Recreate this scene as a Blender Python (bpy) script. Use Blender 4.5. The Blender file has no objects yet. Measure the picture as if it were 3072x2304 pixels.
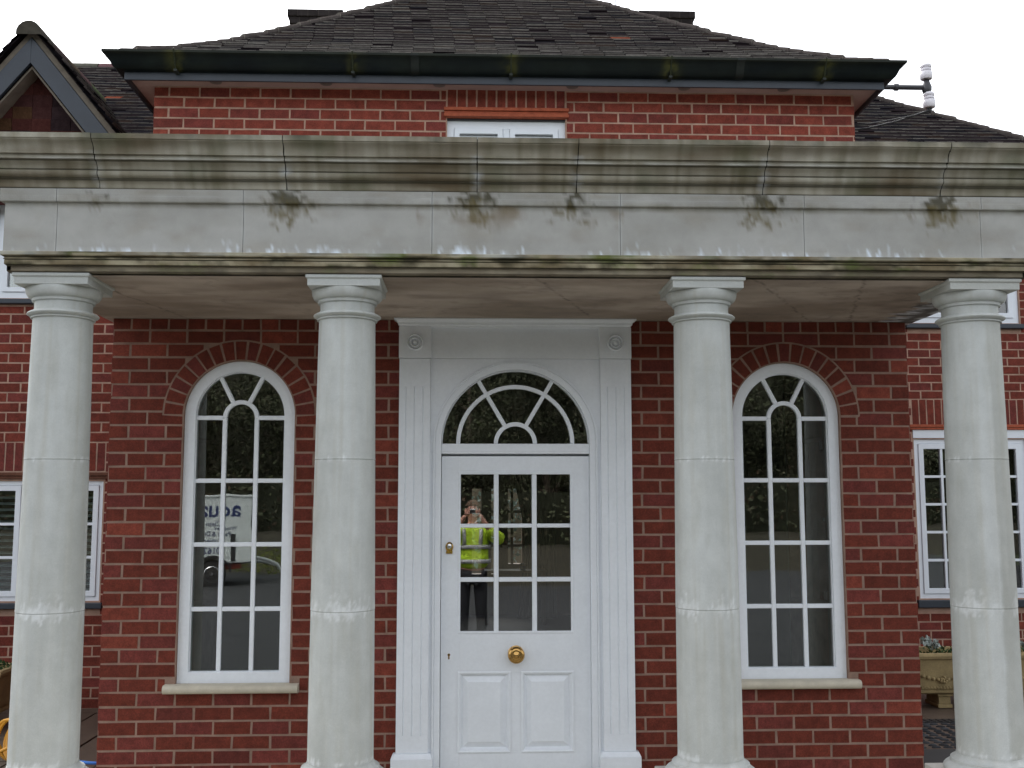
import bpy, bmesh, math, random
from mathutils import Vector, Matrix, noise
R = math.radians
random.seed(7)
S = bpy.context.scene
COL = S.collection

# ------------------------------------------------------------------ camera, sky, sun, exposure
cam = bpy.data.cameras.new("camera"); camo = bpy.data.objects.new("camera", cam); COL.objects.link(camo)
cam.sensor_width = 36.0; cam.lens = 3150.0/3072.0*36.0; cam.clip_start = 0.02; cam.clip_end = 600
CAM = Vector((-0.267, -6.55, 1.72))
camo.matrix_world = (Matrix.Translation(CAM) @ Matrix.Rotation(R(-2.15), 4, 'Z')
                     @ Matrix.Rotation(R(90+6.2), 4, 'X') @ Matrix.Rotation(R(-0.08), 4, 'Z'))
S.camera = camo
S.view_settings.view_transform = 'Standard'; S.view_settings.look = 'None'
S.view_settings.exposure = 1.79; S.view_settings.gamma = 1
w = bpy.data.worlds.new("World"); S.world = w; w.use_nodes = True
wn = w.node_tree.nodes; wl = w.node_tree.links
sky = wn.new('ShaderNodeTexSky'); sky.sky_type = 'NISHITA'; sky.sun_disc = False
SUN_EL, SUN_AZ = 58, 335      # azimuth clockwise from +Y: overcast, brightest behind the house
sky.sun_elevation = R(SUN_EL); sky.sun_rotation = R(SUN_AZ)
sky.air_density = 1.0; sky.dust_density = 4.0; sky.ozone_density = 1.0
hs = wn.new('ShaderNodeHueSaturation'); hs.inputs['Saturation'].default_value = 0.22
wl.new(sky.outputs[0], hs.inputs['Color']); wl.new(hs.outputs[0], wn['Background'].inputs[0])
wn['Background'].inputs[1].default_value = 0.15
sl = bpy.data.lights.new("sun", 'SUN'); slo = bpy.data.objects.new("sun", sl); COL.objects.link(slo)
sl.energy = 0.5; sl.angle = R(35); sl.color = (1.0, 0.97, 0.93)
sd = Vector((math.sin(R(SUN_AZ))*math.cos(R(SUN_EL)), math.cos(R(SUN_AZ))*math.cos(R(SUN_EL)), math.sin(R(SUN_EL))))
slo.rotation_euler = sd.to_track_quat('Z', 'Y').to_euler()
S.cycles.max_bounces = 8; S.cycles.transparent_max_bounces = 8

# ------------------------------------------------------------------ materials
def mat(name, col=(.5,.5,.5), rough=.6, metal=0, noise_amt=0, nscale=8, bump=0, bscale=60, vcol=False, spec=.5,
        stretch=(1,1,1), noise2=0, n2scale=60, coat=0):
    m = bpy.data.materials.new(name); m.use_nodes = True
    n = m.node_tree.nodes; l = m.node_tree.links; b = n['Principled BSDF']
    b.inputs['Roughness'].default_value = rough; b.inputs['Metallic'].default_value = metal
    b.inputs['Specular IOR Level'].default_value = spec
    b.inputs['Coat Weight'].default_value = coat
    tc = n.new('ShaderNodeTexCoord'); mp = n.new('ShaderNodeMapping'); l.new(tc.outputs['Object'], mp.inputs[0])
    mp.inputs['Scale'].default_value = stretch
    if vcol:
        a = n.new('ShaderNodeAttribute'); a.attribute_name = 'Col'; src = a.outputs['Color']
    else:
        c = n.new('ShaderNodeRGB'); c.outputs[0].default_value = (*col, 1); src = c.outputs[0]
    for amt, sc in ((noise_amt, nscale), (noise2, n2scale)):
        if not amt: continue
        t = n.new('ShaderNodeTexNoise'); t.inputs['Scale'].default_value = sc; t.inputs['Detail'].default_value = 6
        t.inputs['Roughness'].default_value = .65
        l.new(mp.outputs[0], t.inputs['Vector'])
        mr = n.new('ShaderNodeMapRange'); mr.inputs[1].default_value = .3; mr.inputs[2].default_value = .7
        mr.inputs[3].default_value = 1-amt; mr.inputs[4].default_value = 1+amt
        l.new(t.outputs['Fac'], mr.inputs[0])
        mx = n.new('ShaderNodeMix'); mx.data_type = 'RGBA'; mx.blend_type = 'MULTIPLY'; mx.inputs[0].default_value = 1
        l.new(src, mx.inputs[6]); l.new(mr.outputs[0], mx.inputs[7]); src = mx.outputs[2]
    l.new(src, b.inputs['Base Color'])
    if bump:
        t = n.new('ShaderNodeTexNoise'); t.inputs['Scale'].default_value = bscale; t.inputs['Detail'].default_value = 5
        l.new(mp.outputs[0], t.inputs['Vector'])
        bp = n.new('ShaderNodeBump'); bp.inputs['Strength'].default_value = 1; bp.inputs['Distance'].default_value = bump
        l.new(t.outputs['Fac'], bp.inputs['Height']); l.new(bp.outputs[0], b.inputs['Normal'])
    return m

def glass(name, ior=2.2, tint=(.85,.9,.88), wav=0.00018):
    m = bpy.data.materials.new(name); m.use_nodes = True
    n = m.node_tree.nodes; l = m.node_tree.links; n.remove(n['Principled BSDF'])
    tr = n.new('ShaderNodeBsdfTransparent'); tr.inputs[0].default_value = (*tint, 1)
    gl = n.new('ShaderNodeBsdfGlossy'); gl.inputs['Roughness'].default_value = 0.0
    fr = n.new('ShaderNodeFresnel'); fr.inputs[0].default_value = ior
    t = n.new('ShaderNodeTexNoise'); t.inputs['Scale'].default_value = 5; t.inputs['Detail'].default_value = 1
    tc = n.new('ShaderNodeTexCoord'); l.new(tc.outputs['Object'], t.inputs['Vector'])
    bp = n.new('ShaderNodeBump'); bp.inputs['Distance'].default_value = wav; l.new(t.outputs['Fac'], bp.inputs['Height'])
    l.new(bp.outputs[0], gl.inputs['Normal'])
    mx = n.new('ShaderNodeMixShader'); l.new(fr.outputs[0], mx.inputs[0]); l.new(tr.outputs[0], mx.inputs[1]); l.new(gl.outputs[0], mx.inputs[2])
    l.new(mx.outputs[0], n['Material Output'].inputs['Surface'])
    return m

M = dict(
    brick=mat('brick', vcol=True, rough=.85, noise_amt=.30, nscale=16, noise2=.30, n2scale=120, bump=.0016, bscale=180, spec=.25),
    mortar_dark=mat('weathered_mortar', (.27,.18,.14), rough=.95, noise_amt=.25, nscale=9, noise2=.2, n2scale=300, bump=.002, bscale=220, spec=.1),
    mortar=mat('mortar', (.38,.25,.19), rough=.95, noise_amt=.25, nscale=9, noise2=.2, n2scale=300, bump=.002, bscale=220, spec=.1),
    stone=mat('stone', vcol=True, rough=.88, noise_amt=.07, nscale=9, noise2=.10, n2scale=260, bump=.0009, bscale=420, spec=.25),
    sill=mat('sill_stone', (.50,.46,.37), rough=.8, noise_amt=.14, nscale=10, noise2=.08, n2scale=300, bump=.0005, bscale=300, spec=.25),
    white=mat('white_gloss_paint', (.77,.805,.845), rough=.36, noise_amt=.045, nscale=3, noise2=.03, n2scale=45, bump=.0004, bscale=28, spec=.5),
    upvc=mat('white_window_paint', (.72,.77,.82), rough=.4, noise_amt=.03, nscale=6),
    tile=mat('roof_tile', vcol=True, spec=0, rough=1, noise_amt=.25, nscale=22, noise2=.25, n2scale=200, bump=.002, bscale=120),
    gutter=mat('black_gutter', vcol=True, spec=.12, rough=.42, noise_amt=.25, nscale=9, bump=.0006, bscale=20),
    slate=mat('slate_blue_paint', (.020,.028,.040), rough=.45, noise_amt=.18, nscale=6, noise2=.1, n2scale=120),
    soffit=mat('soffit_board', (.40,.28,.25), rough=.7, noise_amt=.12, nscale=5),
    verge=mat('verge_mortar', (.17,.145,.115), rough=.95, noise_amt=.25, nscale=12),
    downl=mat('downlight_trim', (.14,.12,.11), rough=.4),
    oldtile=mat('weathered_tile', (.13,.06,.04), rough=.9, noise_amt=.35, nscale=9, spec=.1),
    terra=mat('terracotta', (.34,.085,.042), rough=.75, noise_amt=.25, nscale=18, noise2=.15, n2scale=160, spec=.25),
    brass=mat('brass', (.50,.30,.10), rough=.16, metal=1, noise_amt=.1, nscale=30),
    dark=mat('dark_metal', (.03,.03,.035), rough=.4, noise_amt=.2),
    black=mat('black_plastic', (.018,.018,.02), rough=.5, noise_amt=.2, nscale=20),
    chrome=mat('bright_metal', (.6,.6,.6), rough=.22, metal=1),
    porcelain=mat('porcelain', (.72,.70,.74), rough=.25, noise_amt=.06, nscale=30),
    glass=glass('window_glass'),
    doorglass=glass('door_glass', 2.25, (.9,.92,.9), .00008),
    plaster=mat('interior_plaster', (.33,.31,.26), rough=.9, noise_amt=.05),
    floor=mat('interior_floor', (.05,.035,.025), rough=.5, noise_amt=.2),
    curtain=mat('curtain_cloth', (.03,.02,.017), rough=.9, noise_amt=.2, stretch=(8,8,.5)),
    wood=mat('interior_wood', (.10,.05,.025), rough=.5, noise_amt=.3, nscale=12, stretch=(6,6,1)),
    tarmac=mat('tarmac', (.036,.037,.038), rough=.75, noise_amt=.3, nscale=2.5, noise2=.3, n2scale=180, bump=.003, bscale=200),
    paving=mat('paving', (.085,.062,.045), rough=.5, noise_amt=.35, nscale=3, noise2=.15, n2scale=90, bump=.002, bscale=60),
    litter=mat('leaf_litter', (.030,.026,.014), rough=.95, noise_amt=.4, nscale=3),
    grass=mat('grass', (.05,.065,.025), rough=.9, noise_amt=.4, nscale=5),
    leaf=mat('leaf', vcol=True, rough=.8, spec=.2),
    bark=mat('bark', (.09,.07,.05), rough=.95, noise_amt=.3, nscale=12),
    pot=mat('buff_stoneware', (.27,.205,.095), rough=.85, noise_amt=.2, nscale=10, noise2=.12, n2scale=120, bump=.001, bscale=120),
    trailerp=mat('trailer_paint', (.62,.66,.64), rough=.3, noise_amt=.06, nscale=3),
    trailerr=mat('red_paint', (.25,.04,.02), rough=.45, noise_amt=.2),
    blue=mat('navy_lettering', (.02,.035,.12), rough=.5),
    rubber=mat('rubber', (.02,.02,.02), rough=.8, noise_amt=.2),
    yhose=mat('yellow_hose', (.60,.28,.02), rough=.4, noise_amt=.1),
    bhose=mat('blue_hose', (.02,.14,.5), rough=.4, noise_amt=.1),
    green=mat('green_plastic', (.01,.14,.08), rough=.4, noise_amt=.1),
    skin=mat('skin', (.52,.27,.2), rough=.55, noise_amt=.06),
    hair=mat('hair', (.10,.06,.035), rough=.8, noise_amt=.3, nscale=50),
    hivis=mat('yellow_cloth', (.50,.72,.03), rough=.75, noise_amt=.12, nscale=9, bump=.02, bscale=9),
    reflect=mat('grey_reflective_tape', (.42,.42,.42), rough=.35, noise_amt=.08),
    trouser=mat('dark_trousers', (.015,.016,.02), rough=.9, noise_amt=.2),
    lamp=mat('downlight_glass', (.5,.5,.45), rough=.2),
)

# ------------------------------------------------------------------ helpers
def empty(name, loc=(0,0,0), label=None, cat=None, group=None, rz=0):
    o = bpy.data.objects.new(name, None); COL.objects.link(o); o.location = loc; o.rotation_euler = (0,0,rz)
    o.empty_display_size = .1
    tag(o, label, cat, group); return o
def tag(o, label=None, cat=None, group=None, kind=None):
    if label: o['label'] = label
    if cat: o['category'] = cat
    if group: o['group'] = group
    if kind: o['kind'] = kind
    return o

class MB:
    """collects faces; colours per vertex; links ONE mesh object (vertices in world space, object origin at 'org')"""
    def __init__(s, mats=None): s.v = []; s.f = []; s.c = []; s.mi = []; s.col = (.5,.5,.5); s.m = 0
    def add(s, vs, fs, col=None):
        b = len(s.v); s.v += [tuple(v) for v in vs]
        if col is None: col = s.col
        s.c += ([col]*len(vs) if not isinstance(col, list) else col)
        for f in fs: s.f.append(tuple(b+i for i in f)); s.mi.append(s.m)
    def box(s, x0, x1, y0, y1, z0, z1, col=None, T=None):
        vs = [(x,y,z) for z in (z0,z1) for y in (y0,y1) for x in (x0,x1)]
        if T: vs = [T @ Vector(v) for v in vs]
        s.add(vs, [(0,2,3,1),(4,5,7,6),(0,1,5,4),(2,6,7,3),(0,4,6,2),(1,3,7,5)], col)
    def ring(s, outer, inner, y0, y1, col=None):
        """closed ring between two (x,z) loops of equal count, extruded y0(front)..y1"""
        n = len(outer)
        vs = [(x,y0,z) for x,z in outer]+[(x,y0,z) for x,z in inner]+[(x,y1,z) for x,z in outer]+[(x,y1,z) for x,z in inner]
        fs = []
        for i in range(n):
            j = (i+1) % n
            fs += [(i,j,n+j,n+i),(2*n+i,3*n+i,3*n+j,2*n+j),(i,2*n+i,2*n+j,j),(n+i,n+j,3*n+j,3*n+i)]
        s.add(vs, fs, col)
    def poly(s, pts, y0, y1, col=None):
        n = len(pts)
        vs = [(x,y0,z) for x,z in pts]+[(x,y1,z) for x,z in pts]
        s.add(vs, [tuple(range(n)), tuple(range(2*n-1,n-1,-1))]+[(i,n+i,n+(i+1)%n,(i+1)%n) for i in range(n)], col)
    def tube(s, pts, r, n=8, col=None, cap=True, rs=None):
        pts = [Vector(p) for p in pts]; rings = []; up = None
        for i, p in enumerate(pts):
            d = (pts[min(i+1,len(pts)-1)]-pts[max(i-1,0)]).normalized()
            if up is None: up = d.orthogonal().normalized()
            up = (up - d*up.dot(d)).normalized(); sd_ = d.cross(up)
            rr = rs[i] if rs else r
            rings.append([p+(up*math.cos(a)+sd_*math.sin(a))*rr for a in [2*math.pi*k/n for k in range(n)]])
        vs = [v for rg in rings for v in rg]; fs = []
        for i in range(len(pts)-1):
            for k in range(n):
                a = i*n+k; b = i*n+(k+1)%n; fs.append((a,b,b+n,a+n))
        if cap: fs += [tuple(range(n-1,-1,-1)), tuple(range((len(pts)-1)*n, len(pts)*n))]
        s.add(vs, fs, col)
    def lathe(s, prof, n=48, c=(0,0,0), colf=None, T=None):
        """prof list of (r,z) bottom to top, around z axis at c"""
        vs = []; cs = []
        for r, z in prof:
            for k in range(n):
                a = 2*math.pi*k/n; p = Vector((r*math.cos(a), r*math.sin(a), z))
                cs.append(colf(a, z) if colf else s.col)
                if T: p = T @ p
                vs.append(p+Vector(c))
        fs = []
        for i in range(len(prof)-1):
            for k in range(n):
                a = i*n+k; b = i*n+(k+1)%n; fs.append((a,b,b+n,a+n))
        fs += [tuple(range(n-1,-1,-1)), tuple(range((len(prof)-1)*n, len(prof)*n))]
        s.add(vs, fs, cs)
    def build(s, name, mats, parent=None, smooth=False, bevel=0, loc=None, recalc=False, label=None, angle=35):
        me = bpy.data.meshes.new(name)
        org = Vector((0,0,0))
        if parent is not None: org = PW[parent.name]
        if loc is not None: org = Vector(loc)
        me.from_pydata([tuple(Vector(v)-org) for v in s.v], [], s.f)
        if not isinstance(mats, (list,tuple)): mats = [mats]
        for m in mats: me.materials.append(M[m])
        me.polygons.foreach_set('material_index', s.mi)
        ca = me.color_attributes.new('Col', 'FLOAT_COLOR', 'POINT')
        ca.data.foreach_set('color', [x for c in s.c for x in (*c[:3], 1.0)])
        me.update()
        if recalc:
            bm = bmesh.new(); bm.from_mesh(me); bmesh.ops.recalc_face_normals(bm, faces=bm.faces); bm.to_mesh(me); bm.free()
        if smooth:
            me.polygons.foreach_set('use_smooth', [True]*len(me.polygons))
            me.set_sharp_from_angle(angle=R(angle))
        o = bpy.data.objects.new(name, me); COL.objects.link(o)
        if parent is not None: 
            o.parent = parent; o.location = org - PW[parent.name]
            PW[o.name] = org
        else:
            o.location = org; PW[o.name] = org
        if bevel:
            b = o.modifiers.new('bevel', 'BEVEL'); b.width = bevel; b.segments = 2; b.limit_method = 'ANGLE'; b.angle_limit = R(40)
            b.harden_normals = False
        if label: o['label'] = label
        return o
PW = {}
def root(name, loc, label, cat, group=None):
    o = empty(name, loc, label, cat, group); PW[o.name] = Vector(loc); return o
def copy_tree(o, parent=None):
    c = o.copy(); COL.objects.link(c)
    if parent: c.parent = parent
    for ch in list(o.children): copy_tree(ch, c)
    return c
def rnd(a, b): return a+(b-a)*random.random()
def lerp(a, b, t): return tuple(x+(y-x)*t for x, y in zip(a, b))
def clamp(x, a=0., b=1.): return max(a, min(b, x))
def fbm(x, y, z=0, o=4):
    return noise.fractal(Vector((x,y,z)), .9, 2.0, o)   # about -1..1
def arch_loop(cx, z0, zs, hw, n=40):
    """outline: bottom-left, up the left side, over the arch, down the right side"""
    pts = [(cx-hw, z0)]+[(cx-hw*math.cos(math.pi*i/n), zs+hw*math.sin(math.pi*i/n)) for i in range(n+1)]+[(cx+hw, z0)]
    return pts
def rect_loop(x0, x1, z0, z1): return [(x0,z0),(x0,z1),(x1,z1),(x1,z0)]

# ------------------------------------------------------------------ ground and driveway
m = MB()
def sheet(name, x0, x1, y0, y1, z, mt, n=1):
    m = MB(); m.add([(x0,y0,z),(x1,y0,z),(x1,y1,z),(x0,y1,z)], [(0,1,2,3)])
    o = m.build(name, mt); tag(o, kind='structure'); return o
sheet('ground', -200, 200, -200, 200, -.10, 'grass')
sheet('driveway', -16, 14, -19, 1.0, -.05, 'tarmac')
sheet('porch_bounce_floor', -2.75, 2.75, -2.6, -.02, .02, 'sill')  # unseen pale floor, added to bounce light up onto ceiling and spandrel
# flagged terrace against the house, slabs with joints
m = MB()
for ix in range(-14, 14):
    for iy in range(0, 6):
        x = ix*.6+(.3 if iy % 2 else 0); y = -0.9+iy*.8
        if -2.3 < x < 1.9 and y > -.2: continue
        z = rnd(-.004,.004); m.box(x+.005, x+.595, y+.005, y+.795, -.06, z)
o = m.build('terrace_paving', 'paving'); tag(o, kind='structure')
# grass bank behind the driveway
m = MB(); N = 40
vs = []; fs = []
for i in range(N+1):
    for j in range(9):
        x = -22+44*i/N; y = -19-j*1.4; z = -.1+1.1*math.sin(min(1, j/6)*math.pi/2)+.12*fbm(x*.3, y*.3)
        vs.append((x,y,z))
for i in range(N):
    for j in range(8): a = i*9+j; fs.append((a,a+1,a+10,a+9))
m.add(vs, fs); o = m.build('grass_bank', 'litter', smooth=True); tag(o, kind='structure')

# ------------------------------------------------------------------ brickwork
BC, BL = .0847, .2283      # course height and brick length with joint
def brick_col(kind=0):
    r = random.random()
    base = (.130,.0275,.0165)
    if kind == 1: base = (.185,.040,.026)
    if kind == 2: base = (.145,.030,.019)
    if r < .05: base = lerp(base, (.10,.025,.022), .5)
    elif r < .12: base = lerp(base, tuple(q*1.25 for q in (.20,.045,.028)), .5)
    elif r < .34: base = lerp(base, (.15,.034,.03), .6)
    k = rnd(.88, 1.12)
    return tuple(x*k for x in base)
class Wall:
    """bricks laid on a wall face. fr(u,z,out)->world"""
    def __init__(s, fr, c=BC, L=BL, kind=2, joint=.0125): s.m = MB(); s.fr = fr; s.c = c; s.L = L; s.kind = kind; s.j = joint; s.discs = []; s.rects = []
    def brick(s, poly, col=None, out=.0022):
        col = col or brick_col(s.kind)
        cx = sum(p[0] for p in poly)/len(poly); cz = sum(p[1] for p in poly)/len(poly)
        n = len(poly); a = []; b = []
        o_ = out+rnd(-.0012,.0012)
        for x, z in poly:
            d = math.hypot(x-cx, z-cz) or 1; k = 1-.002/d
            a.append(s.fr(cx+(x-cx)*k, cz+(z-cz)*k, o_)); b.append(s.fr(x, z, o_-.0025)); 
        c_ = [s.fr(x, z, -.006) for x, z in poly]
        fs = [tuple(range(n))]
        for i in range(n):
            j = (i+1) % n; fs += [(n+i,n+j,j,i),(2*n+i,2*n+j,n+j,n+i)]
        s.m.add(a+b+c_, fs, col)
    def rect(s, x0, x1, z0, z1, col=None):
        if x1-x0 < .018 or z1-z0 < .012: return
        for (a, b, c, d) in s.rects:      # clip against rectangular holes
            if x0 < b and x1 > a and z0 < d-.004 and z1 > c+.004:
                oz = min(z1,d)-max(z0,c)
                if oz < .35*(z1-z0):
                    if z0 < c: s.rect(x0,x1,z0,c-.002,col)
                    else: s.rect(x0,x1,d+.002,z1,col)
                    return
                if x0 < a: s.rect(x0, a-.003, z0, z1, col)
                if x1 > b: s.rect(b+.003, x1, z0, z1, col)
                return
        jt = lambda: rnd(-.0018,.0018)
        hit = None
        for (cx, zs, R_) in s.discs:
            nx = clamp(cx, x0, x1); nz = clamp(zs, z0, z1)
            if z1 > zs+.002 and math.hypot(nx-cx, nz-zs) < R_: hit = (cx, zs, R_)
        if not hit:
            s.brick([(x0+jt(),z0+jt()),(x1+jt(),z0+jt()),(x1+jt(),z1+jt()),(x0+jt(),z1+jt())], col); return
        cx, zs, R_ = hit
        per = []
        nx_, nz_ = max(2,int((x1-x0)/.008)), max(2,int((z1-z0)/.008))
        per += [(x0+(x1-x0)*i/nx_, z0) for i in range(nx_)]+[(x1, z0+(z1-z0)*i/nz_) for i in range(nz_)]
        per += [(x1-(x1-x0)*i/nx_, z1) for i in range(nx_)]+[(x0, z1-(z1-z0)*i/nz_) for i in range(nz_)]
        ins = 0; out = []
        for x, z in per:
            d = math.hypot(x-cx, z-zs)
            if z < zs-.003:
                if abs(x-cx) < .347: ins += 1; continue
            elif d < R_ : 
                ins += 1
                k = R_/max(d,1e-4); q = (cx+(x-cx)*k, zs+(z-zs)*k)
                if not (x0-.001 <= q[0] <= x1+.001 and z0-.001 <= q[1] <= z1+.001): continue
                x, z = q
            if not out or math.hypot(out[-1][0]-x, out[-1][1]-z) > .0015: out.append((x,z))
        if ins > .93*len(per) or len(out) < 3: return
        ar = abs(sum(out[i][0]*out[(i+1)%len(out)][1]-out[(i+1)%len(out)][0]*out[i][1] for i in range(len(out))))/2
        if ar < .0009: return
        s.brick(out, col)
    def field(s, u0, u1, z0, z1, zref=0, bond='stretcher', headers=(), uref=None):
        k0 = int(math.floor((z0-zref)/s.c+1e-6)); k1 = int(math.ceil((z1-zref)/s.c-1e-6)); j = s.j
        uref = u0 if uref is None else uref
        for k in range(k0, k1):
            za, zb = max(zref+k*s.c+j/2, z0), min(zref+(k+1)*s.c-j/2, z1)
            if zb-za < .02: continue
            L = s.L/2 if k in headers else s.L
            off = (0 if k % 2 == 0 else -s.L/2) if k not in headers else 0
            u = uref+off+rnd(-.004,.004) + math.floor((u0-uref-off)/L)*L
            while u < u1:
                a, b = max(u+j/2*(u > u0), u0), min(u+L-j/2, u1)
                if b-a > .02: s.rect(a, b, za, zb)
                u += L
    def soldier(s, u0, u1, z0, z1, w=.0755):
        n = round((u1-u0)/w); w = (u1-u0)/n
        for i in range(n): s.rect(u0+i*w+s.j/2, u0+(i+1)*w-s.j/2, z0, z1)
    def voussoirs(s, cx, zs, r0, r1, n, extra=1):
        for i in range(n):
            a0 = math.pi*i/n; a1 = math.pi*(i+1)/n; rm = (r0+r1)/2; ga = s.j/2/rm; g = .002
            a0 += ga+rnd(-.006,.006); a1 -= ga
            pts = [(cx+r0*math.cos(a), zs+r0*math.sin(a)) for a in (a0,(a0+a1)/2,a1)]+[(cx+r1*math.cos(a), zs+r1*math.sin(a)) for a in (a1,(a0+a1)/2,a0)]
            s.brick(pts)

def boolean_cut(o, cutters):
    for c in cutters:
        md = o.modifiers.new('cut', 'BOOLEAN'); md.operation = 'DIFFERENCE'; md.object = c; md.solver = 'EXACT'
    dg = bpy.context.evaluated_depsgraph_get(); dg.update()
    me = bpy.data.meshes.new_from_object(o.evaluated_get(dg)); o.modifiers.clear(); o.data = me
    for c in cutters: bpy.data.objects.remove(c)

PX = 2.505            # half width of the porch wall
WX, WHW, WZ0, WZS = 1.712, .345, .607, 2.232      # arched windows: centre, half width, foot, spring line
CEIL = 2.838
house = root('house', (0,2,0), 'red brick house with stone porch front and dark tiled hipped roofs', 'house')

# porch front wall (core is the mortar, bricks stand 4.5 mm proud)
DOORHW = .70
m = MB(); m.box(-PX+.004, PX-.004, 0, .30, -.1, CEIL-.002)
pw = m.build('wall', 'mortar_dark', house, label='porch wall of red brick with two arched windows')
cuts = []
for sx in (-1, 1):
    c = MB(); c.poly(arch_loop(sx*WX, WZ0-.0, WZS, WHW-.004), -.2, .6); cuts.append(c.build('tmp', 'mortar', recalc=True))
c = MB(); c.box(-DOORHW, DOORHW, -.2, .6, -.2, 2.80); cuts.append(c.build('tmp', 'mortar', recalc=True))
boolean_cut(pw, cuts)
zref = .561-7*BC
topk = int((CEIL-zref)/BC)
for side in (-1, 1):
  W = Wall(lambda u, z, o: (u, -o, z), kind=0)
  W.discs = [(side*WX, WZS, WHW+.128)]
  W.rects = [(side*WX-WHW, side*WX+WHW, WZ0-.002, WZS), (side*WX-.40, side*WX+.40, .556, .612)]
  W.voussoirs(side*WX, WZS, WHW+.004, WHW+.118, 17)
  if side < 0: W.field(-PX, -.722, 0, CEIL-.004, zref=zref, headers=(topk,))
  else: W.field(.722, PX, 0, CEIL-.004, zref=zref, headers=(topk,), uref=PX-.1142-11*BL)
  W.m.build('brickwork', 'brick', pw, recalc=False)
# porch side walls, with a side window opening each
for sx in (-1, 1):
    m = MB(); m.box(min(sx*PX, sx*(PX-.3))+.004, max(sx*PX, sx*(PX-.3))-.004, .3, 2.3, -.1, CEIL-.002)
    sw = m.build('wall', 'mortar', house)
    c = MB(); c.box(sx*PX-.5, sx*PX+.5, .75, 1.65, .95, 2.15); boolean_cut(sw, [c.build('tmp', 'mortar', recalc=True)])
    W2 = Wall(lambda u, z, o, sx=sx: (sx*PX+sx*(o-.004), u*sx if sx > 0 else -u, z)) if False else Wall(lambda u, z, o, sx=sx: (sx*(PX-.004+o), u, z))
    W2.rects = [(.75,1.65,.95,2.15)]
    W2.field(0.0, 2.3, 0, CEIL-.004, zref=zref, uref=-.1142)
    W2.m.build('brickwork', 'brick', sw, recalc=True)
    f = MB(); X = sx*(PX-.06)
    def yz(loop): return loop
    T = Matrix.Translation((X,1.2,0)) @ Matrix.Rotation(R(90), 4, 'Z')
    f.ring(rect_loop(-.45,.45,.95,2.15), rect_loop(-.39,.39,1.01,2.09), -.03, .03)
    f.box(-.0125,.0125,-.02,.02,1.01,2.09); f.box(-.39,-.0125,-.02,.02,1.54,1.565); f.box(.0125,.39,-.02,.02,1.54,1.565)
    f.v = [tuple(T @ Vector(v)) for v in f.v]
    fo = f.build('window', 'upvc', house, recalc=True)
    g = MB(); g.box(-.389,.389,-.003,.003,1.011,2.089); g.v = [tuple(T @ Vector(v)) for v in g.v]; g.build('pane', 'glass', fo)

# tower (upper storey) wall
TY, TX = 1.2, 2.68
c2, L2 = .0818, .2275
m = MB(); m.box(-TX+.004, TX-.004, TY+.004, TY+.3, 2.9, 4.86)
tw = m.build('wall', 'mortar', house, label='upper storey wall of red brick above the porch')
c = MB(); c.box(-.468,.436, 1, 2, 3.6, 4.63); boolean_cut(tw, [c.build('tmp', 'mortar', recalc=True)])
W = Wall(lambda u, z, o: (u, TY+.004-o, z), c2, L2, kind=1)
W.rects = [(-.475, .443, 3.6, 4.90)]
W.field(-TX, TX, 3.0, 4.848, zref=4.822-30*c2)
W.rects = []
W.soldier(-.470, .438, 4.682, 4.845)
W.m.build('brickwork', 'brick', tw)
for sx in (-1, 1):
    m = MB(); m.box(min(sx*TX, sx*(TX-.3))+.004, max(sx*TX, sx*(TX-.3))-.004, TY+.3, 6, 0, 4.86)
    sw = m.build('wall', 'mortar', house)
    W2 = Wall(lambda u, z, o, sx=sx: (sx*(TX-.004+o), u, z), c2, L2, 1)
    W2.field(TY+.004, 4.2, 0.1, 4.848, zref=4.822-58*c2, uref=TY-.11)
    W2.m.build('brickwork', 'brick', sw, recalc=True)

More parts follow.
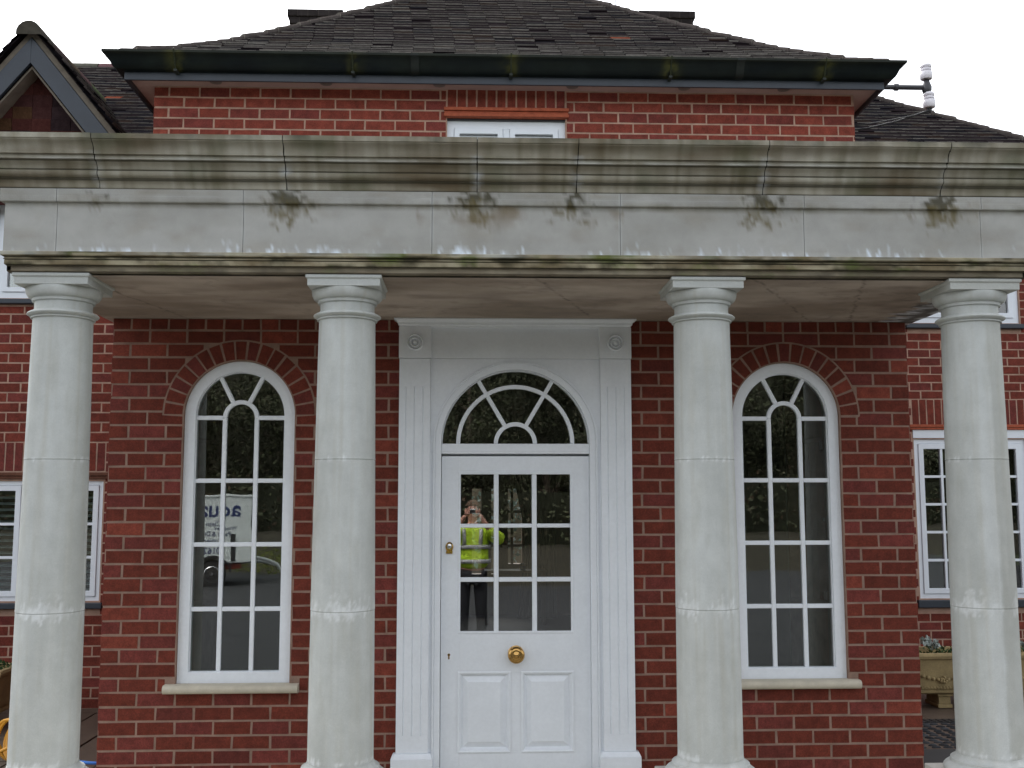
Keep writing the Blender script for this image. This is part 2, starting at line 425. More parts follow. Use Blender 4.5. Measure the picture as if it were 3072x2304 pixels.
# ------------------------------------------------------------------ windows of the wings and the tower
def casement(name, x0, x1, z0, z1, y, lights, cols, rows, depth=.07, fw=.055, sashw=.04, louvre=False, bar=.022, bars_z=None, sill=None):
    """white painted window: frame, casements with glazing bars, panes, optional louvre shutters and sill"""
    f = MB(); f.ring(rect_loop(x0,x1,z0,z1), rect_loop(x0+fw,x1-fw,z0+fw,z1-fw), y, y+depth)
    ix0, ix1 = x0+fw, x1-fw; lw = (ix1-ix0-(lights-1)*.05)/lights
    for i in range(1, lights): 
        xx = ix0+i*lw+(i-1)*.05; f.box(xx, xx+.05, y+.001, y+depth-.001, z0+fw, z1-fw)
    fo = f.build('window', 'upvc', house, bevel=.003, recalc=True)
    sh = MB(); gb = MB()
    for i in range(lights):
        a = ix0+i*(lw+.05)+.002; b = a+lw-.004; c = z0+fw+.002; d = z1-fw-.002
        sh.ring(rect_loop(a,b,c,d), rect_loop(a+sashw,b-sashw,c+sashw,d-sashw), y-.012, y+.03)
        ga, gb_, gc, gd = a+sashw, b-sashw, c+sashw, d-sashw
        cw = (gb_-ga-(cols-1)*bar)/cols
        zz = bars_z or [gc+(gd-gc)*k/rows for k in range(1, rows)]
        edges = [gc]+list(zz)+[gd]
        for k in range(1, cols): gb.box(ga+k*cw+(k-1)*bar, ga+k*cw+k*bar, y-.008, y+.025, gc, gd)
        for z in zz:
            for k in range(cols):
                gb.box(ga+k*(cw+bar), ga+k*(cw+bar)+cw, y-.006, y+.023, z-bar/2, z+bar/2)
    sh.build('casement', 'upvc', fo, bevel=.003, recalc=True)
    if gb.v: gb.build('glazing_bar', 'upvc', fo, recalc=True)
    p = MB(); p.box(ix0+.01, ix1-.01, y+.014, y+.018, z0+fw+.01, z1-fw-.01); p.build('pane', 'glass', fo)
    if louvre:
        s = MB(); z = z0+.09
        while z < z1-.1:
            T = Matrix.Translation(((x0+x1)/2, y+.12, z)) @ Matrix.Rotation(R(14), 4, 'X')
            s.box(-(x1-x0)/2+.08, (x1-x0)/2-.08, -.026, .026, -.004, .004, T=T); z += .052
        s.build('shutter_slats', 'upvc', fo)
    if sill:
        s = MB(); s.box(x0-.03, x1+.03, y-.07, y+.05, z0-sill, z0-.003); s.build('sill', 'slate', fo, bevel=.006)
    return fo
# tower window (only its head shows above the cornice)
casement('window', -.475, .443, 3.62, 4.592, TY+.04, 2, 1, 1, fw=.06, sashw=.04)
m = MB(); m.box(-.492, .460, TY-.028, TY+.05, 4.655, 4.680); m.box(-.488, .456, TY-.012, TY+.05, 4.630, 4.6535)
m.box(-.492,.460, TY-.034, TY+.05, 4.606, 4.6285)
m.build('tile_lintel', 'terra', house, bevel=.003)
m = MB(); m.box(-.47,.438, TY+.02, TY+.09, 4.592, 4.605); m.build('window_head_shadow', 'dark', house)  # dark strip standing in for the shadow under the tile lintel

m = MB(); m.box(-.6,.6,TY+.2,TY+.21,3.5,4.75); m.build('net_curtain', 'upvc', house)
# left wing
LY = 2.47; RY = 3.8; lc = .0845
m = MB(); m.box(-9, -2.6, LY+.004, LY+.3, -.1, 4.3)
lw_ = m.build('wall', 'mortar', house, label='left wing wall of red brick')
cs = []
for (a,b,c_,d) in ((-5.35,-3.37,.862,1.878),(-5.2,-4.02,3.42,4.28)):
    c = MB(); c.box(a+.01,b-.01,2,3.5,c_+.01,d-.01); cs.append(c.build('tmp','mortar',recalc=True))
boolean_cut(lw_, cs)
W = Wall(lambda u, z, o: (u, LY+.004-o, z), lc, .2283)
W.rects = [(-5.35,-3.37,.80,2.194),(-5.2,-4.02,3.36,4.28)]
W.field(-5.6, -2.62, 0, 4.3, zref=2.194-40*lc, uref=-2.62-14*.2283)
W.rects = []
W.soldier(-5.35,-3.37,1.952,2.189, w=.0775)
W.m.build('brickwork', 'brick', lw_)
m = MB(); m.box(-5.39,-3.33, LY-.03, LY+.04, 1.912, 1.94); m.box(-5.38,-3.34,LY-.018,LY+.04,1.886,1.9105); m.build('tile_lintel', 'oldtile', house, bevel=.004)
casement('window', -5.35,-3.37,.862,1.878, LY+.02, 3, 2, 3, louvre=True, fw=.045, sashw=.045, sill=.05)
casement('window', -5.2,-4.02,3.42,4.28, LY+.02, 4, 1, 1, sill=.045, fw=.065)
for (a, b, y0_, y1_, z1_) in ((-5.6,-2.9,LY+.31,LY+3.2,4.28),(3.9,5.6,RY+.31,RY+2.5,4.65)):
    m = MB(); m.box(a,b,y1_,y1_+.05,0,z1_); m.box(a-.05,a,y0_,y1_,0,z1_); m.box(b,b+.05,y0_,y1_,0,z1_); m.box(a,b,y0_,y1_,-.02,.01); m.box(a,b,y0_,y1_,z1_,z1_+.02); m.box(a,b,y0_,y1_,2.75,2.85); m.build('interior_wall', 'curtain', house)
# gable over the left wing
GX, GA, GS = -4.0, 5.60, 1.24     # centre, apex height of the barge board outer edge, slope
m = MB(); m.poly([(GX-1.2, 4.25),(GX,5.5),(GX+1.2,4.25)][::-1], 2.325, LY+.25); m.build('gable_wall', 'dark', house)
m = MB(); z = 4.2; row = 0
while z < 5.45:
    hw = (5.5-z)/GS; x = GX-hw-.17+(.0825 if row % 2 else 0)
    while x < GX+hw:
        a, b = max(x+.0015, GX-hw), min(x+.1635, GX+hw)
        if b-a > .02:
            r = random.random(); c = (.060,.022,.019) if r < .5 else ((.045,.02,.019) if r < .8 else ((.034,.022,.024) if r < .93 else (.060,.032,.018)))
            k = rnd(.8,1.2); c = tuple(q*k for q in c)
            T = Matrix.Translation((0, 2.31, z)) @ Matrix.Rotation(R(5+rnd(-.8,.8)), 4, 'X')
            m.box(a, b, -.012+rnd(-.002,.002), 0, 0, .125, c, T=T)
        x += .165
    z += .105; row += 1
m.build('hanging_tile', 'tile', house)
m = MB(); zb = 4.2
def gz(o, x): return GA+o-abs(x-GX)*GS
hx = (GA-zb)/GS
for s_ in (-1, 1):
    pts = [(GX, gz(0,GX)), (GX+s_*hx, zb), (GX+s_*(hx-.185), zb), (GX, gz(-.225,GX))]
    if s_ < 0: pts = pts[::-1]
    m.poly(pts, 2.10, 2.135)
m.build('barge_board', 'slate', house, bevel=.003, recalc=True)
m = MB()
for s_ in (-1, 1):
    pts = [(GX, gz(.075,GX)), (GX+s_*(hx+.065), zb), (GX+s_*(hx+.004), zb), (GX, gz(.004,GX))]
    if s_ < 0: pts = pts[::-1]
    m.poly(pts, 2.115, 2.50)
    pts = [(GX, gz(-.24,GX)), (GX+s_*(hx-.195), zb), (GX+s_*(hx-.215), zb), (GX, gz(-.265,GX))]
    if s_ < 0: pts = pts[::-1]
    m.poly(pts, 2.137, 2.45)
m.build('verge_undercloak', 'verge', house, recalc=True)

# right wing
RY = 3.8; rc = .0845
m = MB(); m.box(2.6, 9, RY+.004, RY+.3, -.3, 4.7)
rw_ = m.build('wall', 'mortar', house, label='right wing wall of red brick')
cs = []
for (a,b,c_,d) in ((4.135,5.29,.72,2.31),(4.13,5.30,3.47,4.55)):
    c = MB(); c.box(a+.01,b-.01,3.2,4.8,c_+.01,d-.01); cs.append(c.build('tmp','mortar',recalc=True))
boolean_cut(rw_, cs)
W = Wall(lambda u, z, o: (u, RY+.004-o, z), rc, .2283)
W.rects = [(4.135,5.29,.64,2.702),(4.13,5.30,3.40,4.55)]
W.field(2.75, 8.2, -.2, 4.7, zref=2.702-35*rc)
W.rects = []
W.soldier(4.135,5.29,2.449,2.697, w=.0775)
W.m.build('brickwork', 'brick', rw_)
m = MB(); m.box(4.10,5.33, RY-.03, RY+.04, 2.42, 2.447); m.box(4.105,5.325, RY-.02, RY+.04, 2.395, 2.4185); m.build('tile_lintel', 'terra', house, bevel=.003)
m = MB(); m.box(4.137,5.288, RY-.004, RY+.08, 2.312, 2.393); m.build('window_head', 'upvc', house)
casement('window', 4.135,5.29,.72,2.31, RY+.02, 1, 5, 5, fw=.055, sashw=.05, bar=.024, sill=.075)
casement('window', 4.13,5.30,3.47,4.55, RY+.02, 2, 1, 1, fw=.065, sashw=.05, sill=.05)

# ------------------------------------------------------------------ roofs
def tile_col(butt=False):
    r = random.random()
    c = (.0095,.0075,.0085)
    if r < .2: c = (.007,.0065,.008)
    elif r < .32: c = (.013,.009,.008)
    elif r < .324: c = (.10,.03,.018)
    k = rnd(.85,1.2); return tuple(x*k for x in c)
def tile_row(m, P0, P1, up, nrm, off, tilt=.10, wd=.165, ln=.27, th=.0125, hl=0, hr=0):
    """row of tiles between P0 and P1 (line of the butts); up = direction up the slope, nrm = normal"""
    d = P1-P0; L = d.length; d.normalize(); u = -off*wd
    while u < L:
        a, b = max(u,0)+.001, min(u+wd-.002, L)
        if b-a > .02:
            j = rnd(-.004,.004); sg = rnd(-.003,.003); th2 = th*rnd(.85,1.25); ax = (u//wd)
            lift = .026+sg
            q = [P0+d*a+up*j, P0+d*b+up*(j+rnd(-.003,.003))]
            ha, hb = a, b; lf = 1.0
            if hl: ha, hb = max(a, hl), max(b, hl)
            if hr: ha, hb = min(ha, L-hr), min(hb, L-hr)
            if hb-ha < .004:
                if hl and b < hl: lf = b/hl; ha = hb = b
                elif hr and a > L-hr: lf = (L-a)/hr; ha = hb = a
            base = [q[0]+nrm*lift, q[1]+nrm*(lift+rnd(-.002,.002)), P0+d*hb+up*ln*lf+nrm*lift*(1-lf), P0+d*ha+up*ln*lf+nrm*lift*(1-lf)]
            top = [p+nrm*th2 for p in base]
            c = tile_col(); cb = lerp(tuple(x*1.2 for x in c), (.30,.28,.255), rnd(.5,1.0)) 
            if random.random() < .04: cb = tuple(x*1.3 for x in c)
            # top face, butt face, side faces, underside
            m.add(top, [(0,1,2,3)], c)
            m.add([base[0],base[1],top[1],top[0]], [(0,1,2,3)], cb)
            m.add([base[0],top[0],top[3],base[3]], [(0,1,2,3)], c); m.add([base[1],base[2],top[2],top[1]], [(0,1,2,3)], c)
            m.add(base, [(3,2,1,0)], c)
        u += wd
HP = [(0,4.945),(.3,5.105),(.7,5.36),(1.1,5.66),(1.6,6.05),(2.95,7.125)]
def hz(t):
    for (a,za),(b,zb_) in zip(HP, HP[1:]):
        if t <= b: return za+(zb_-za)*(t-a)/(b-a)
    return HP[-1][1]
EX, EY = 2.90, .95
m = MB(); hipm = MB(); t = .012; row = 0; rows_t = []
while t < 2.85:
    rows_t.append(t); z = hz(max(t,0))+(min(t,0)*.55); dz = (hz(t+.1)-hz(max(t,0)))/(.1 if t >= 0 else .1+t)
    up = Vector((0,1,dz)).normalized(); nr = Vector((0,-dz,1)).normalized()
    sag = .006*math.sin(row*1.7)
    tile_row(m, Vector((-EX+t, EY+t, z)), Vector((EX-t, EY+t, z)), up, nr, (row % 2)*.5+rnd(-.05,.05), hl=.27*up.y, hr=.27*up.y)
    t += .1*up.y*.95; row += 1
row = 0
for t in rows_t:      # side slopes, coarser detail
    z = hz(max(t,0))+(min(t,0)*.55); dz = (hz(t+.1)-hz(max(t,0)))/(.1 if t >= 0 else .1+t)
    for sx in (-1,1):
        up = Vector((-sx,0,dz)).normalized(); nr = Vector((sx*dz,0,1)).normalized()
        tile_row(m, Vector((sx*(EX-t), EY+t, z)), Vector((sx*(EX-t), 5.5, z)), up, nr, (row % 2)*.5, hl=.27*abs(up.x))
    row += 1
# under-sheet of the roof
def roofz(x, y): return 0
vs = []; fs = []
for a,za in HP: vs += [(-EX+a,EY+a,za-.01),(EX-a,EY+a,za-.01),(-EX+a,6,za-.01),(EX-a,6,za-.01)]
for i in range(len(HP)-1):
    b = i*4; fs += [(b,b+1,b+5,b+4),(b,b+4,b+6,b+2),(b+1,b+3,b+7,b+5)]
m.add(vs, fs, (.03,.025,.025))
troof = m.build('roof', 'tile', house, label='dark tiled hipped roof over the porch tower')
def bonnet(mm, p, dirv, r=.046, ln=.22):
    d = dirv.normalized(); sd_ = d.cross(Vector((0,0,1))).normalized(); up = sd_.cross(d).normalized(); n = 9
    p = p+Vector((0,0,rnd(-.005,.007)+.018)); ro = r*rnd(.93,1.08)
    A = []; B = []; C = []
    for i in range(n):
        a = math.pi*(-.08+1.16*i/(n-1)); cs_, sn = math.cos(a), math.sin(a)
        A.append(p+sd_*cs_*ro*1.25+up*sn*ro+d*max(sn,0)*ro*.9); B.append(p+d*ln+sd_*cs_*ro*1.0+up*(sn*ro*.72)); C.append(p+sd_*cs_*(ro*1.25-.016)+up*(sn*(ro-.016))+d*max(sn,0)*ro*.75)
    c = lerp(tile_col(), (.075,.065,.06), .7); cb = lerp(c, (.16,.15,.13), rnd(.2,.7))
    mm.add(A+B, [(i,i+1,n+i+1,n+i) for i in range(n-1)], c)
    mm.add(A+C, [(i+1,i,n+i,n+i+1) for i in range(n-1)], cb)
    Q = C+[q+d*.01 for q in C]; mm.add(C, [tuple(range(n))], (.15,.14,.12))
for sx in (-1,1):
    hm = MB()
    for t in rows_t:
        if t < 0: continue
        z = hz(t); dz = (hz(t+.1)-hz(t))/.1
        bonnet(hm, Vector((sx*(EX-t), EY+t, z-.005)), Vector((-sx,1,dz)))
    hm.build('hip_tile', 'tile', troof)
# chimneys behind the hips
for (xa, xb, zt, yb) in ((-2.27,-1.67,6.955,4.3),(1.526,2.147,7.0,4.3)):
    m = MB(); xc = (xa+xb)/2; hw = (xb-xa)/2
    steps = [(0,hw-.075),(zt-.24,hw-.075),(zt-.24,hw-.04),(zt-.165,hw-.04),(zt-.165,hw-.015),(zt-.09,hw-.015),(zt-.09,hw),(zt-.02,hw)]
    m.box(xc-hw+.075, xc+hw-.075, yb+.075, yb+.6, 4.8, zt-.24, (.05,.03,.028))
    for k, (z0, h_) in enumerate(((zt-.238,hw-.045),(zt-.162,hw-.02),(zt-.086,hw))):
        m.box(xc-h_+.003, xc+h_-.003, yb+hw-h_+.003, yb+.65, z0, z0+.076, (.10,.085,.075))
        x = xc-h_
        while x < xc+h_-.02:
            b = min(x+(.112 if k else .2), xc+h_); k_ = rnd(.75,1.2)
            m.box(x+.004, b-.004, yb+hw-h_-.003, yb+.4, z0+.004, z0+.071, tuple(q*k_ for q in (.036,.031,.030))); x = b
    m.box(xc-hw+.03, xc+hw-.03, yb+.04, yb+.6, zt-.012, zt, (.12,.11,.1))
    m.build('chimney', 'tile', troof)
# left main roof slope behind the gable
m = MB(); sl_ = .75; up = Vector((0,1,sl_)).normalized(); nr = Vector((0,-sl_,1)).normalized()
y = 2.75; row = 0
while y < 4.75:
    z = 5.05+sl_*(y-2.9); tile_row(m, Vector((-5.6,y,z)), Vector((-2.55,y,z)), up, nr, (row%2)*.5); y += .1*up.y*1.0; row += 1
m.add([(-5.6,2.75,4.93),(-2.5,2.75,4.93),(-2.5,4.78,6.45),(-5.6,4.78,6.45)], [(0,1,2,3)], (.03,.025,.025))
lr = m.build('roof', 'tile', house, label='dark tiled roof slope behind the left gable')
m = MB(); x = -5.6
while x < -2.6:
    T = 10; n = 8; c = tuple(q*rnd(.9,1.5) for q in (.075,.062,.05)); A=[];B=[]
    for i in range(n):
        a = math.pi*i/(n-1); A.append((x+.004, 4.78+.12*math.cos(a), 6.40+.10*math.sin(a))); B.append((x+.30, 4.78+.12*math.cos(a), 6.40+.10*math.sin(a)))
    m.add(A+B, [(i,i+1,n+i+1,n+i) for i in range(n-1)], c); x += .305
m.build('ridge_tile', 'tile', lr, smooth=True)
# gable roof: two slopes running back, seen at the verge
m = MB()
for s_ in (-1,1):
    up = Vector((-s_,0,GS)).normalized(); nr = Vector((s_*GS,0,1)).normalized(); k = 0; zz = 4.2
    while zz < GA+.03:
        x = GX+s_*(GA+.078-zz)/GS
        P0, P1 = Vector((x,2.06,zz)), Vector((x,4.3,zz))
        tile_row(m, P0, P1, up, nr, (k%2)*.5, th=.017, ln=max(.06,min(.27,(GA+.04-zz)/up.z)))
        zz += .1*up.z; k += 1
gr = m.build('roof', 'tile', house, label='steep tiled gable roof at the left')
m = MB(); y = 2.03
while y < 4.3:
    n = 10; c = tuple(q*rnd(.9,1.3) for q in (.05,.045,.034)); A=[];B=[];C=[]
    for i in range(n):
        a = math.pi*(-.05+1.1*i/(n-1)); r1 = .105 if y < 2.1 else .10
        A.append((GX+r1*math.cos(a), y, GA+.01+r1*math.sin(a))); B.append((GX+.1*math.cos(a), y+.30, GA+.01+.1*math.sin(a))); C.append((GX+.055*math.cos(a), y, GA+.005+.05*math.sin(a)))
    m.add(A+B, [(i,n+i,n+i+1,i+1) for i in range(n-1)], c); m.add(A, [tuple(range(n))], (.06,.055,.045)); y += .305
m.build('ridge_tile', 'tile', gr, smooth=True)
# right wing roof, hip falling to the right
m = MB(); hm = MB(); sl_ = .785; y = 3.35; row = 0; up = Vector((0,1,sl_)).normalized(); nr = Vector((0,-sl_,1)).normalized()
while y < 6.6:
    z = 5.36+sl_*(y-3.75); xr = 5.41-(y-3.75)
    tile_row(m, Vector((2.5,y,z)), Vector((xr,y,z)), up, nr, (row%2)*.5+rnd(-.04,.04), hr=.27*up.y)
    bonnet(hm, Vector((xr,y,z)), Vector((-1,1,sl_))); y += .1*up.y*1.0; row += 1
m.add([(2.5,3.35,5.03),(5.8,3.35,5.03),(2.55,6.6,7.58),(2.5,6.6,7.58)], [(0,1,2,3)], (.03,.025,.025))
m.add([(5.8,3.35,5.03),(5.8,8,5.03),(2.55,6.6,7.58)], [(0,1,2)], (.04,.03,.03))
rr_ = m.build('roof', 'tile', house, label='dark tiled hipped roof of the right wing')
hm.build('hip_tile', 'tile', rr_, smooth=True)
m = MB(); m.box(2.7,5.75,3.42,3.5,4.70,5.0); m.box(2.7,5.75,3.5,3.8,4.70,4.74); m.build('fascia_board', 'slate', house)

# soffit, fascia, ogee gutter of the tower
FY, FX = 1.0, 2.84; SZ = 4.825
m = MB()
m.box(-FX, FX, FY+.022, TY+.002, SZ, SZ+.018)
for sx in (-1,1): m.box(min(sx*FX,sx*(TX-.01)), max(sx*FX,sx*(TX-.01)), TY+.003, 5.5, SZ, SZ+.018)
sof = m.build('soffit', 'soffit', house)
for x in (-2.198,-1.376,-.526,.482,1.336,2.10):
    d = MB(); d.lathe([(.045,SZ-.006),(.047,SZ-.002),(.047,SZ)], 24, c=(x,FY+.10,0)); d.build('downlight', 'downl', sof)
    d = MB(); d.lathe([(.001,SZ-.004),(.028,SZ-.0085),(.034,SZ-.0065)], 24, c=(x,FY+.10,0)); d.build('downlight', 'dark', sof) if False else None
m = MB(); m.box(-FX, FX, FY, FY+.02, SZ-.035, SZ+.14)
for sx in (-1,1): m.box(min(sx*FX,sx*(FX-.02)), max(sx*FX,sx*(FX-.02)), FY+.021, 5.5, SZ-.035, SZ+.14)
m.build('fascia_board', 'slate', house, bevel=.002)
GP = [(0,.0),(.012,.0),(.045,.006),(.066,.025),(.078,.052),(.088,.080),(.105,.105),(.128,.120),(.128,.140),(.120,.140),(.118,.128),(.0,.128)]
GZ = SZ+.028
GP = [(a, b*.86) for a, b in GP]
def sweep(prof, fx, fy, yend, zb, colf, name, mt, parent, step=.04, smooth=True, angle=28, z_as=1):
    """profile (out, z) swept along left side, front and right side, mitred at the corners"""
    m = MB(); n = len(prof); st = []
    k = int((yend-fy)/.12); 
    for i in range(k, 0, -1): st.append((-1, fy+(yend-fy)*i/k))
    nx = int(2*fx/step)
    for i in range(nx+1): st.append((0, -fx+2*fx*i/nx))
    for i in range(1, k+1): st.append((1, fy+(yend-fy)*i/k))
    vs = []; cs = []
    for kind, q in st:
        for o_, z in prof:
            if kind == 0:
                tt = q/fx; p = (q+o_*(1 if q >= fx-1e-6 else (-1 if q <= -fx+1e-6 else 0)), fy-o_, z+zb)
            else: p = (kind*(fx+o_), q, z+zb)
            vs.append(p); cs.append(colf(p, o_, z))
    fs = []
    for i in range(len(st)-1):
        for j in range(n):
            a = i*n+j; b = i*n+(j+1)%n; fs.append((a,b,b+n,a+n))
    fs += [tuple(range(n-1,-1,-1)), tuple(range((len(st)-1)*n, len(st)*n))]
    m.add(vs, fs, cs)
    return m.build(name, mt, parent, smooth=smooth, recalc=True, angle=angle)
BR = [-2.45,-1.156,.01,1.2,2.36]
def gcol(p, o_, z):
    c = (.005,.008,.009)
    g = 0
    for b in BR: g = max(g, math.exp(-((p[0]-b)/.055)**2)*clamp(.5+1.3*fbm(p[0]*14,p[1]*9,p[2]*14)) * (1 if p[1] < 1.2 else 0))
    k = clamp(.45+.9*fbm(p[0]*2.2, 3, z*9))
    c = lerp(c, (.010,.014,.011), k*.7)
    if z > .1: c = lerp(c, (.03,.033,.02), .35)
    return lerp(c, (.075,.075,.02), g*.8)
gut = sweep(GP, FX+.002, FY-.002, 5.4, GZ-.005, gcol, 'gutter', 'gutter', house, step=.025)
for b in BR:
    k = MB(); k.tube([(b,FY-.06,GZ-.012),(b,FY-.085,GZ+.03),(b,FY-.10,GZ+.07),(b,FY-.125,GZ+.1),(b,FY-.138,GZ+.125)], .006, 6, (.03,.035,.02))
    k.box(b-.012,b+.012,FY-.075,FY-.0,GZ-.022,GZ-.006,(.03,.035,.03)); k.build('gutter_bracket', 'gutter', gut)
for x in (-.70,1.72):      # gutter unions
    k = MB()
    pr = [(o_+.005*(1 if o_ > .02 else 0), z) for o_, z in GP[:9]]
    A = [(x-.03, FY-.003-o_, z+GZ-.007) for o_, z in pr]; B = [(x+.03, FY-.003-o_, z+GZ-.007) for o_, z in pr]; n = len(pr)
    k.add(A+B, [(i,i+1,n+i+1,n+i) for i in range(n-1)], (.02,.024,.022)); k.build('gutter_bracket', 'gutter', gut, smooth=True)
# swan-neck downpipe at the right return
m = MB(); m.tube([(2.93,2.15,4.86),(2.93,2.15,4.72),(2.91,2.13,4.66),(2.80,2.05,4.52),(2.765,2.02,4.44),(2.76,2.02,4.3),(2.76,2.02,3.2)], .036, 14, (.012,.014,.016))
for z in (4.76,4.42): m.lathe([(.045,-.03),(.045,.03)], 16, c=((2.93 if z > 4.6 else 2.762),(2.15 if z > 4.6 else 2.02),z))
m.build('downpipe', 'black', house, smooth=True)

# aerial rod behind the roof
m = MB(); m.tube([(1.40,5.2,6.0),(1.40,5.2,7.9)], .012, 8)
for i in range(5): m.tube([(1.40-.12,5.2+.0,7.45+.09*i),(1.40+.12,5.2,7.45+.09*i)], .004, 6)
o = m.build('television_aerial', 'chrome', loc=(1.40,5.2,6.0)); tag(o, 'thin grey aerial mast rising behind the roof, left of the right chimney', 'aerial')

# insulators on their bracket and the overhead wires
ib = root('insulator_bracket', (3.0,1.6,5.06), 'iron wall bracket holding two white porcelain insulators beside the right end of the gutter', 'bracket')
m = MB(); m.tube([(2.86,1.6,5.055),(3.42,1.6,5.055)], .021, 12); m.tube([(3.17,1.6,5.055),(3.20,1.6,5.055)], .03, 12)
m.lathe([(.03,5.005),(.038,5.03),(.04,5.06),(.03,5.09),(.02,5.12)], 12, c=(3.44,1.6,0))
m.tube([(3.44,1.6,5.0),(3.445,1.6,5.14)], .012, 8); m.tube([(3.45,1.6,5.02),(3.455,1.6,4.86)], .010, 8)
m.tube([(3.435,1.6,4.90),(3.44,1.6,4.845),(3.465,1.6,4.845),(3.475,1.6,4.90)], .007, 6)
m.build('bracket_arm', 'dark', ib, smooth=True)
prof = [(.020,0),(.047,.0),(.053,.01),(.055,.06),(.050,.085),(.038,.09),(.037,.097),(.048,.10),(.048,.112),(.038,.116),(.037,.128),(.047,.135),(.050,.15),(.044,.168),(.025,.178),(.002,.18)]
for (x, z) in ((3.44,5.125),(3.455,4.885)):
    m = MB(); m.lathe([(r*.92,h*.74) for r,h in prof], 24, c=(x,1.6,z)); m.build('insulator', 'porcelain', ib, smooth=True)
m = MB(); m.tube([(3.45,1.59,4.86),(3.2,1.63,4.78),(2.95,1.66,4.725),(2.70,1.68,4.70)], .008, 8)
m.tube([(3.455,1.60,4.85),(3.22,1.61,4.80),(2.98,1.62,4.755),(2.70,1.63,4.72)], .005, 6)
o = m.build('service_cable', 'black', loc=(3.45,1.6,4.86)); tag(o, 'black cable sagging from the lower insulator to the brick wall under the eaves', 'cable')
m = MB(); m.tube([(3.46+14*i/16, 1.6-.0*i, 4.86+2.6*i/16-.25*math.sin(math.pi*i/16)) for i in range(17)], .0025, 6)
o = m.build('overhead_wire', 'chrome', loc=(3.46,1.6,4.86)); tag(o, 'thin pale wire rising to the right from the insulators into the sky', 'wire')

# ------------------------------------------------------------------ portico entablature
FYF, FXF = -1.35, 2.60       # frieze plane
def arcp(o0, z0, o1, z1, bulge, n=5):
    """points from (o0,z0) to (o1,z1) bulging by 'bulge' (+ = outwards/down)"""
    out = []
    for i in range(n+1):
        t = i/n; nx, nz = (z0-z1), (o1-o0); L = math.hypot(nx, nz) or 1
        b = bulge*math.sin(math.pi*t); out.append((o0+(o1-o0)*t+nx/L*b, z0+(z1-z0)*t+nz/L*b))
    return out
CJ = [-2.13,-1.203,-.248,.255,1.21,2.133]
FJ = [-2.342,-1.42,-.475,.48,1.425,2.346]
def stain_blotch(x, z, zc, hz_, wx, seed):
    s = 0
    for i, j in enumerate(CJ):
        amp = (.35,.95,.9,.65,.8,.95)[i]
        dx = (x-j+.0*z)/wx; dz_ = (z-zc)/hz_
        s = max(s, amp*math.exp(-dx*dx-dz_*dz_))
    return s
def corn_col(p, o_, z):
    x, y, zz = p
    u = x if y < FYF+.02 else (x+y*1.0)
    st = clamp(.5+.9*fbm(u*26, z*1.6, 1.3))         # vertical streaks
    lg = clamp(.5+.8*fbm(u*1.9, z*4, 7.7))           # broad patches
    c = lerp((.18,.16,.11), (.40,.38,.315), st*.55+lg*.45)
    br = clamp(.1+1.2*fbm(u*1.3+9, z*6, 2.2)); c = lerp(c, (.105,.075,.04), br*.8)
    gr = clamp(-.1+1.5*fbm(u*2.7, z*3, 5)); c = lerp(c, (.085,.095,.045), gr*.6)
    if z > .20: c = lerp(c, (.06,.062,.045), clamp(.15+1.1*fbm(u*6, z*10, 3))*.8)      # black growth at the top
    if any(abs(z-q) < .0012 for q in (.117,.115,.079,.074,.0425,.036,.034,-.004)): c = lerp(c, (.03,.027,.015), .75)  # dark lines painted into the steps to strengthen the moulding's shadow contrast
    if .118 < z < .14: c = lerp(c, (.50,.50,.46), clamp(.45+fbm(u*5,0,9))*.85)         # light on the ledge, painted as a paler band
    for j in CJ:
        d = abs(x-j); 
        if y < FYF and d < .05 and z < .16: c = lerp(c, (.42,.44,.45), clamp(1-d/.04)*clamp(.3+1.2*fbm(x*9,z*20,4))*.7)
    return c
CP = ([(.175,.228),(.175,.203),(.168,.200)] + arcp(.166,.196,.128,.140,-.012,7) + [(.112,.140),(.112,.119),(.096,.117),(.092,.115)]
      + arcp(.088,.112,.066,.082,-.004,4) + [(.062,.079),(.066,.074)] + arcp(.068,.072,.050,.044,.008,5) + [(.044,.042),(.044,.036),(.040,.034)]
      + arcp(.040,.033,.022,.002,-.006,5) + [(.020,-.004),(.0,-.004),(-.2,-.004),(-.2,.22)])
ent = root('portico_entablature', (0,-1.35,3.26), 'weathered grey stone entablature with moulded cornice resting on the four columns', 'entablature')
CB = 3.264
